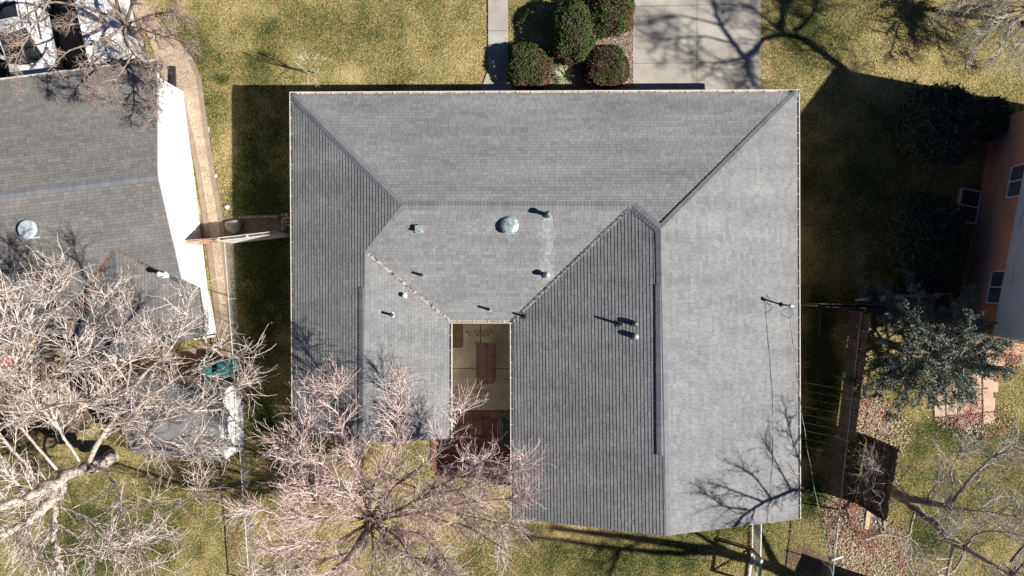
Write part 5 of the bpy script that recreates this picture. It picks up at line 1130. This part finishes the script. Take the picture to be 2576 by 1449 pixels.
# -- pale weeping tree at the top right
def Gv(x, y, z): return Vector((x, y, z))
b4 = Gv(34, 2.5, 0); cr = Gv(29.0, 4.8, 7.4)
SH = SUN / SUN.z
def sh(px, py, z): g_ = P(px, py); return Vector((g_.x + SH.x * z, g_.y + SH.y * z, z))   # point at height z whose shadow falls on ground pixel px,py
limbs = [([b4, Gv(33.2, 3, 2.5), Gv(31, 4, 5.4), cr], .40, .26),
    ([cr, sh(2150, 192, 7.5), sh(2100, 158, 7.8), sh(2062, 134, 8.0), sh(2037, 99, 8.2), sh(2010, 82, 8.4), sh(1963, 74, 8.7), sh(1914, 101, 9.0), sh(1870, 145, 9.3)], .20, .10),
    ([sh(1870, 145, 9.3), sh(1842, 109, 9.6), sh(1811, 63, 10.0), sh(1795, 27, 10.4), sh(1788, -30, 10.8)], .10, .06), ([sh(1870, 145, 9.3), sh(1880, 175, 9.6), sh(1892, 215, 10)], .07, .03), ([sh(1963, 74, 8.7), sh(1970, 40, 9.2), sh(1972, -20, 9.8), sh(1975, -80, 10.2)], .13, .06),
    ([sh(2000, 80, 8.5), sh(2040, 45, 9.0), sh(2060, 0, 9.6)], .09, .03), ([sh(1870, 145, 9.3), sh(1800, 160, 9.8), sh(1740, 150, 10.4)], .06, .02), ([sh(1842, 109, 9.6), sh(1770, 90, 10.2), sh(1660, 100, 11)], .05, .02), ([sh(1811, 63, 10), sh(1720, 40, 10.6), sh(1640, 50, 11.4)], .05, .02), ([sh(1972, 20, 9.4), sh(2000, -20, 10), sh(2060, -60, 10.6)], .07, .03), ([sh(1963, 74, 8.7), sh(1920, 40, 9.4), sh(1880, 10, 10)], .06, .02)]
tree('bare_tree', b4, limbs, 'tall bare tree past the right edge behind the brick house, its limbs shadowing the driveway', 104, 220, 1400, 4500, cols=((.60, .58, .48), (.46, .43, .34), (.50, .50, .14)), bark='bark', l2=(.9, 2.0), l3=(.4, 1.1), l4=(.2, .5), up=.0, wig=.25)
# low drooping ash-coloured sprays inside the frame
b7 = P(2585, 60, 0); limbs = [([b7, P(2600, 40, 1.5), P(2610, 20, 2.6)], .16, .12)]
r_ = random.Random(44)
for (a, b) in ((2480, 10), (2440, 30), (2400, 50), (2360, 40), (2500, 60), (2460, 90), (2520, 110), (2545, 150), (2500, 150), (2570, 170), (2420, 100), (2540, 60), (2470, -20), (2390, 10), (2580, 120), (2440, 140)):
    limbs.append(LB([(2608, 22), ((2608 + a) / 2 + r_.uniform(-15, 15), (22 + b) / 2 - 25), (a, b)], 2.6, r_.uniform(1.0, 2.6), .035, .010))
tree('weeping_tree', b7, limbs, 'pale weeping tree with yellowish buds hanging over the lawn at the top right', 107, 220, 1200, 4000, cols=((.66, .63, .56), (.50, .47, .40), (.50, .48, .16)), bark='bark', l2=(.4, .9), l3=(.3, .7), l4=(.14, .36), up=-.07, ang=(.2, .7), rt=.008, buds=(2600, (.50, .48, .10), (.012, .028)))
# -- big tree past the lower right whose trunk and limbs shadow the rear lawn and the right wing
b6 = P(2330, 1585, 0); zz = lambda px, py, z: sh(px, py, z)
limbs = [([b6, Gv(b6.x - .1, b6.y - .1, 2.5), sh(1960, 1432, 5.5)], .38, .30),
    ([sh(1960, 1432, 5.5), sh(1880, 1402, 6.6), sh(1760, 1380, 8.0), sh(1640, 1358, 9.4), sh(1500, 1340, 10.6), sh(1380, 1328, 11.6)], .27, .10), ([sh(1800, 1388, 7.4), sh(1680, 1392, 8.6), sh(1560, 1382, 9.8), sh(1420, 1360, 11), sh(1330, 1350, 12)], .16, .06),
    ([sh(1860, 1398, 6.8), sh(1780, 1360, 7.6), sh(1720, 1320, 8.4)], .13, .06), ([sh(1560, 1385, 9.8), sh(1540, 1430, 10.4), sh(1520, 1500, 11)], .09, .04), ([sh(1640, 1358, 9.4), sh(1560, 1380, 10), sh(1500, 1440, 10.6)], .07, .03)]
def shr(px, py, dz, pl=None):      # caster dz above the point of the right roof slope seen at px,py
    q = pl_right.at(px, py); return Vector((q.x + SH.x * dz, q.y + SH.y * dz, q.z + dz))
limbs += [([sh(1960, 1432, 5.5), shr(2030, 1215, 4.2), shr(1980, 1238, 4.6), shr(1920, 1262, 5.0), shr(1880, 1282, 5.4), shr(1850, 1320, 5.8)], .14, .05), ([shr(1920, 1262, 5.0), shr(1860, 1240, 5.5), shr(1810, 1222, 6)], .05, .02), ([shr(1990, 1233, 4.5), shr(1955, 1170, 5), shr(1930, 1120, 5.4)], .05, .02), ([shr(1940, 1255, 4.9), shr(1900, 1200, 5.4), shr(1850, 1170, 5.8)], .05, .02), ([shr(1880, 1282, 5.4), shr(1820, 1275, 5.8), shr(1775, 1240, 6.2)], .05, .02), ([shr(2030, 1215, 4.2), shr(1990, 1100, 5), shr(1975, 1030, 5.4)], .05, .02), ([shr(1900, 1272, 5.2), shr(1890, 1310, 5.5), shr(1860, 1330, 5.8)], .04, .02)]
tree('bare_tree', b6, limbs, 'tall bare tree past the lower right corner, shadowing the rear lawn and roof', 106, 170, 650, 1600, bark='bark_dark', l2=(.6, 1.5), l3=(.35, .9), l4=(.18, .45), up=.0)
# -- young staked tree on the front lawn
b8 = P(795, 184, 0); limbs = [([b8, P(788, 176, .8), P(782, 170, 1.3)], .030, .024), LB([(783, 171), (775, 160), (762, 150)], 1.2, 2.3, .018, .007), LB([(783, 171), (778, 150), (768, 136)], 1.1, 2.4, .016, .006), LB([(784, 171), (795, 155), (800, 140)], 1.1, 2.2, .016, .006), LB([(783, 171), (768, 152), (752, 147)], 1.0, 2.1, .016, .006), LB([(786, 173), (802, 165), (810, 150)], 1.0, 1.9, .013, .006), LB([(787, 174), (780, 185), (775, 195)], .9, 1.2, .012, .006), LB([(788, 176), (795, 190), (797, 205)], .8, 1.0, .012, .006)]
tree('young_tree', b8, limbs, 'small bare cream-coloured sapling on the front lawn, tied beside a green stake', 108, 22, 50, 50, dark=0.0, r2_=.014, cols=((.72, .66, .52), (.60, .54, .42), (.55, .50, .30)), bark='bark', l2=(.25, .6), l3=(.15, .4), l4=(.08, .2), up=.06, ang=(.25, .7), rt=.009, rough=.01)
mb = MB(); a = P(776, 184.5, 0); b = P(743, 157, 1.75); mb.tube([a, b], .022, 8); mb.lathe(b, [(.03, -.02), (.03, .02), (.01, .03)], 8)
tag(obj('garden_stake', mb, M['stake']), 'pale green leaning stake left of the small sapling', 'stake')

# ---------------------------------------------------------------- grey-green juniper tree by the brick house
def conifer(base, label, seed):
    r = np.random.default_rng(seed); t = thing('juniper_tree', (base.x, base.y, 0), label, 'tree'); m = 16; LP = []; LR = []
    ax = Vector((base.x + .1, base.y - .3, 4.2)); trunk = resample([base, base.lerp(ax, .5) + Vector((.1, .05, 0)), ax], m); LP.append(trunk); LR.append(np.linspace(.18, .04, m))
    nl = 64
    for k in range(nl):
        f = (k + .5) / nl; z0 = .5 + 3.7 * f ** .9; st = trunk[min(15, int(15 * z0 / 4.4))]; a = k * 2.399 + r.normal(0, .2); L = (1 - .38 * max(0, math.cos(a + .8))) * (2.9 - 1.6 * f) * r.uniform(.75, 1.2)
        dx, dy = math.cos(a) * 1.35, math.sin(a) * 1.22; e = st + np.array([dx * L, dy * L, .25 + .55 * f + r.normal(0, .15)]); mid = st * .5 + e * .5 + np.array([0, 0, .18])
        LP.append(resample([Vector(st), Vector(mid), Vector(e)], m)); LR.append(np.linspace(.045, .012, m))
    LP = np.array(LP); LR = np.array(LR); v, f = tubes(LP, LR, 7); nobj('trunk', v, f, M['bark'], t)
    p2, r2 = grow(LP[1:], LR[1:], 1300, r, .25, 1, (.3, .9), (.35, .9), .012, .005, 6, .15, .05)
    n = 74000; mm = p2.shape[1]; idx = r.integers(0, len(p2), n); tt = r.uniform(.1, 1, n) * (mm - 1); k = np.minimum(tt.astype(int), mm - 2); fr = (tt - k)[:, None]
    p = p2[idx, k] * (1 - fr) + p2[idx, k + 1] * fr; d = p2[idx, k + 1] - p2[idx, k]; d /= np.linalg.norm(d, axis=1)[:, None]
    p = p + r.normal(0, .045, (n, 3)); d = d + r.normal(0, .55, (n, 3)); d /= np.linalg.norm(d, axis=1)[:, None]; u = np.cross(d, r.normal(0, 1, (n, 3))); u /= np.linalg.norm(u, axis=1)[:, None]; s = r.uniform(.05, .11, n)[:, None]
    V = np.stack([p - u * s * .16, p + d * s * .6 - u * s * .20, p + d * s * 1.3, p + d * s * .6 + u * s * .22], 1).reshape(-1, 3); kk = r.uniform(0, 1, (len(p2), 1))[idx] * .7 + r.uniform(0, .3, (n, 1))
    nobj('foliage', V, np.arange(4 * n).reshape(n, 4), M['shrub'], t, np.array((.085, .11, .088)) * (1 - kk) + np.array((.33, .36, .29)) * kk)
    return t
conifer(P(2275, 878, 0), 'large grey-green juniper tree between the wooden fences and the orange brick house', 61)

# ---------------------------------------------------------------- scattered leaves, gravel, grass blades
def inpoly(x, y, poly):
    c = np.zeros(len(x), bool); n = len(poly)
    for k in range(n):
        x0, y0 = poly[k]; x1, y1 = poly[(k + 1) % n]; q = ((y0 > y) != (y1 > y)) & (x < (x1 - x0) * (y - y0) / ((y1 - y0) + 1e-12) + x0); c ^= q
    return c
def scatter_px(rects, n, r):      # rects: (px,py,rx,ry,weight) soft blobs in ground pixels
    wt = np.array([a[2] * a[3] * a[4] for a in rects]); i = r.choice(len(rects), n, p=wt / wt.sum()); R_ = np.array(rects)[i]; a = r.uniform(0, 2 * np.pi, n); q = np.sqrt(r.uniform(0, 1, n)) * (1 + .25 * np.abs(r.normal(0, 1, n)))
    px = R_[:, 0] + np.cos(a) * q * R_[:, 2]; py = R_[:, 1] + np.sin(a) * q * R_[:, 3]; return (px - CX) * CAM_H / FPX, (CY - py) * CAM_H / FPX
r_ = np.random.default_rng(77)
x, y = scatter_px([(2190, 1050, 45, 45, 3), (2130, 1110, 25, 40, 1), (2150, 1330, 55, 95, 2.2), (2110, 1290, 35, 70, 1.2), (2430, 1000, 25, 70, 3), (2500, 900, 35, 40, 3), (2420, 1050, 60, 25, 1.2), (2230, 1380, 60, 60, .9), (2250, 1090, 40, 40, .9), (2560, 870, 25, 40, 3), (2480, 1060, 70, 35, .8), (2200, 1420, 80, 40, 1)], 14000, r_)
n = len(x); f = fbm(x * 1.2, y * 1.2, 8, 3) + r_.normal(0, .10, n); k = r_.uniform(.65, 1.25, (n, 1)); cA, cB = np.array((.42, .17, .13)), np.array((.60, .47, .34)); q = np.clip((f - .33) * 5, 0, 1)[:, None]
stuff(leaf_scatter('fallen_leaves', np.c_[x, y, .02 + np.abs(r_.normal(0, .018, n))], None, (cA * (1 - q) + cB * q) * k, (.025, .055), None, 'leaf', .45, 5), 'drift of red, pink and straw coloured leaves along the chain link fence on the right', 'leaves')
x, y = scatter_px([(590, 1330, 20, 110, 2), (1000, 1210, 330, 90, .9), (1000, 1390, 300, 60, .8), (560, 470, 14, 90, 1.2), (1230, 1210, 70, 60, .8), (400, 40, 50, 70, 1.3), (430, 120, 30, 60, 1.0), (590, 760, 10, 160, 1.2), (250, 1000, 220, 80, .3), (1040, 100, 560, 90, .05), (1750, 110, 150, 110, .035)], 7000, r_)
n = len(x); k = r_.uniform(.6, 1.3, (n, 1)); q = r_.uniform(0, 1, (n, 1)); cl = np.array((.40, .22, .11)) * (1 - q) + np.array((.50, .38, .22)) * q
stuff(leaf_scatter('fallen_leaves', np.c_[x, y, .02 + np.abs(r_.normal(0, .015, n))], None, cl * k, (.018, .04), None, 'leaf', .45, 6), 'thin scatter of tan dead leaves over the lawns and fence lines', 'leaves')
bed = [tuple(P(a, b).xy) for a, b in ((1300, 228), (1310, 205), (1380, 170), (1395, 120), (1470, 60), (1480, -40), (1591, -40), (1591, 228))]
x = r_.uniform(P(1290, 0).x, P(1591, 0).x, 30000); y = r_.uniform(P(0, 228).y, P(0, -40).y, 30000); ok = inpoly(x, y, bed); x, y = x[ok], y[ok]; n = len(x)
pal = np.array([(.42, .22, .16), (.50, .33, .26), (.60, .52, .45), (.28, .18, .14), (.36, .25, .20), (.66, .62, .57)]); cl = pal[r_.integers(0, 6, n)] * r_.uniform(.7, 1.15, (n, 1))
sheet('mulch_bed', [(1300, 240), (1310, 205), (1380, 170), (1395, 120), (1470, 60), (1480, -40), (1591, -40), (1591, 240)], M['soil'], .012)
stuff(leaf_scatter('rock_mulch', np.c_[x, y, .02 + np.abs(r_.normal(0, .012, n))], None, cl, (.018, .038), None, 'gravel', .35, 8), 'reddish and white rock mulch around the clipped junipers', 'gravel')
x, y = scatter_px([(1175, 838, 10, 6, 2), (1215, 836, 22, 8, 3), (1160, 985, 18, 14, 2), (1150, 880, 8, 10, 1), (1170, 870, 40, 50, .25)], 160, r_); n = len(x)
stuff(leaf_scatter('fallen_leaves', np.c_[x, y, .062 + np.abs(r_.normal(0, .008, n))], None, np.array((.13, .07, .04)) * r_.uniform(.6, 1.3, (n, 1)), (.02, .04), None, 'leaf', .3, 12), 'few dark brown leaves and dirt specks on the courtyard concrete', 'leaves')
# grass
keep_out = [[(1592, -200), (1913, -200), (1913, 330), (1592, 330)], [(1228, -200), (1277, -200), (1278, 160), (1300, 226), (1300, 300), (1214, 300), (1214, 215), (1228, 175)], [(1310, 205), (1395, 120), (1480, 0), (1592, -40), (1592, 228), (1300, 228)],
    path_l + path_r[::-1], [(-500, -300), (330, -300), (352, 60), (380, 200), (470, 240), (570, 960), (600, 960), (610, 1140), (560, 1160), (300, 1160), (-500, 1000)], [(760, 270), (1990, 262), (1990, 1280), (1310, 1280), (1320, 1050), (1100, 1060), (760, 1075)],
    [(2395, 760), (2560, 250), (2700, 300), (2700, 830), (2500, 850)], [(2330, 930), (2500, 860), (2500, 1040), (2340, 1040)]]
N_ = 620000; x = r_.uniform(P(-10, 0).x, P(2590, 0).x, N_); y = r_.uniform(P(0, 1460).y, P(0, -10).y, N_); px = CX + x * FPX / CAM_H; py = CY - y * FPX / CAM_H; ok = np.ones(N_, bool)
for kp in keep_out: ok &= ~inpoly(px, py, kp)
so_ = soilness(x, y); ok &= r_.uniform(0, 1, N_) > np.clip(so_ * 1.6 - .2, 0, .93); x, y = x[ok], y[ok]; n = len(x); dr = dryness(x, y) + r_.normal(0, .22, n)
stops = np.array([0, .3, .5, .72, 1.0]); cs_ = np.array([(.045, .072, .018), (.12, .145, .038), (.26, .235, .088), (.45, .365, .158), (.65, .53, .27)])
cl = np.stack([np.interp(dr, stops, cs_[:, k]) for k in range(3)], 1) * r_.uniform(.7, 1.25, (n, 1))
a = r_.uniform(0, 2 * np.pi, n); e = np.abs(r_.normal(.45, .3, n)); L = r_.uniform(.04, .085, n); wv = r_.uniform(.006, .013, n)
d = np.c_[np.cos(a) * np.cos(e), np.sin(a) * np.cos(e), np.sin(e)]; s = np.c_[-np.sin(a), np.cos(a), r_.normal(0, .3, n)]; p = np.c_[x, y, np.full(n, .0)]
V = np.stack([p - s * wv[:, None], p + s * wv[:, None], p + d * L[:, None]], 1).reshape(-1, 3)
stuff(nobj('grass', V, np.arange(3 * n).reshape(n, 3), M['blade'], None, cl), 'dormant straw and olive lawn grass around the houses', 'grass')
print('grass blades', n, 'objects', len(bpy.data.objects))
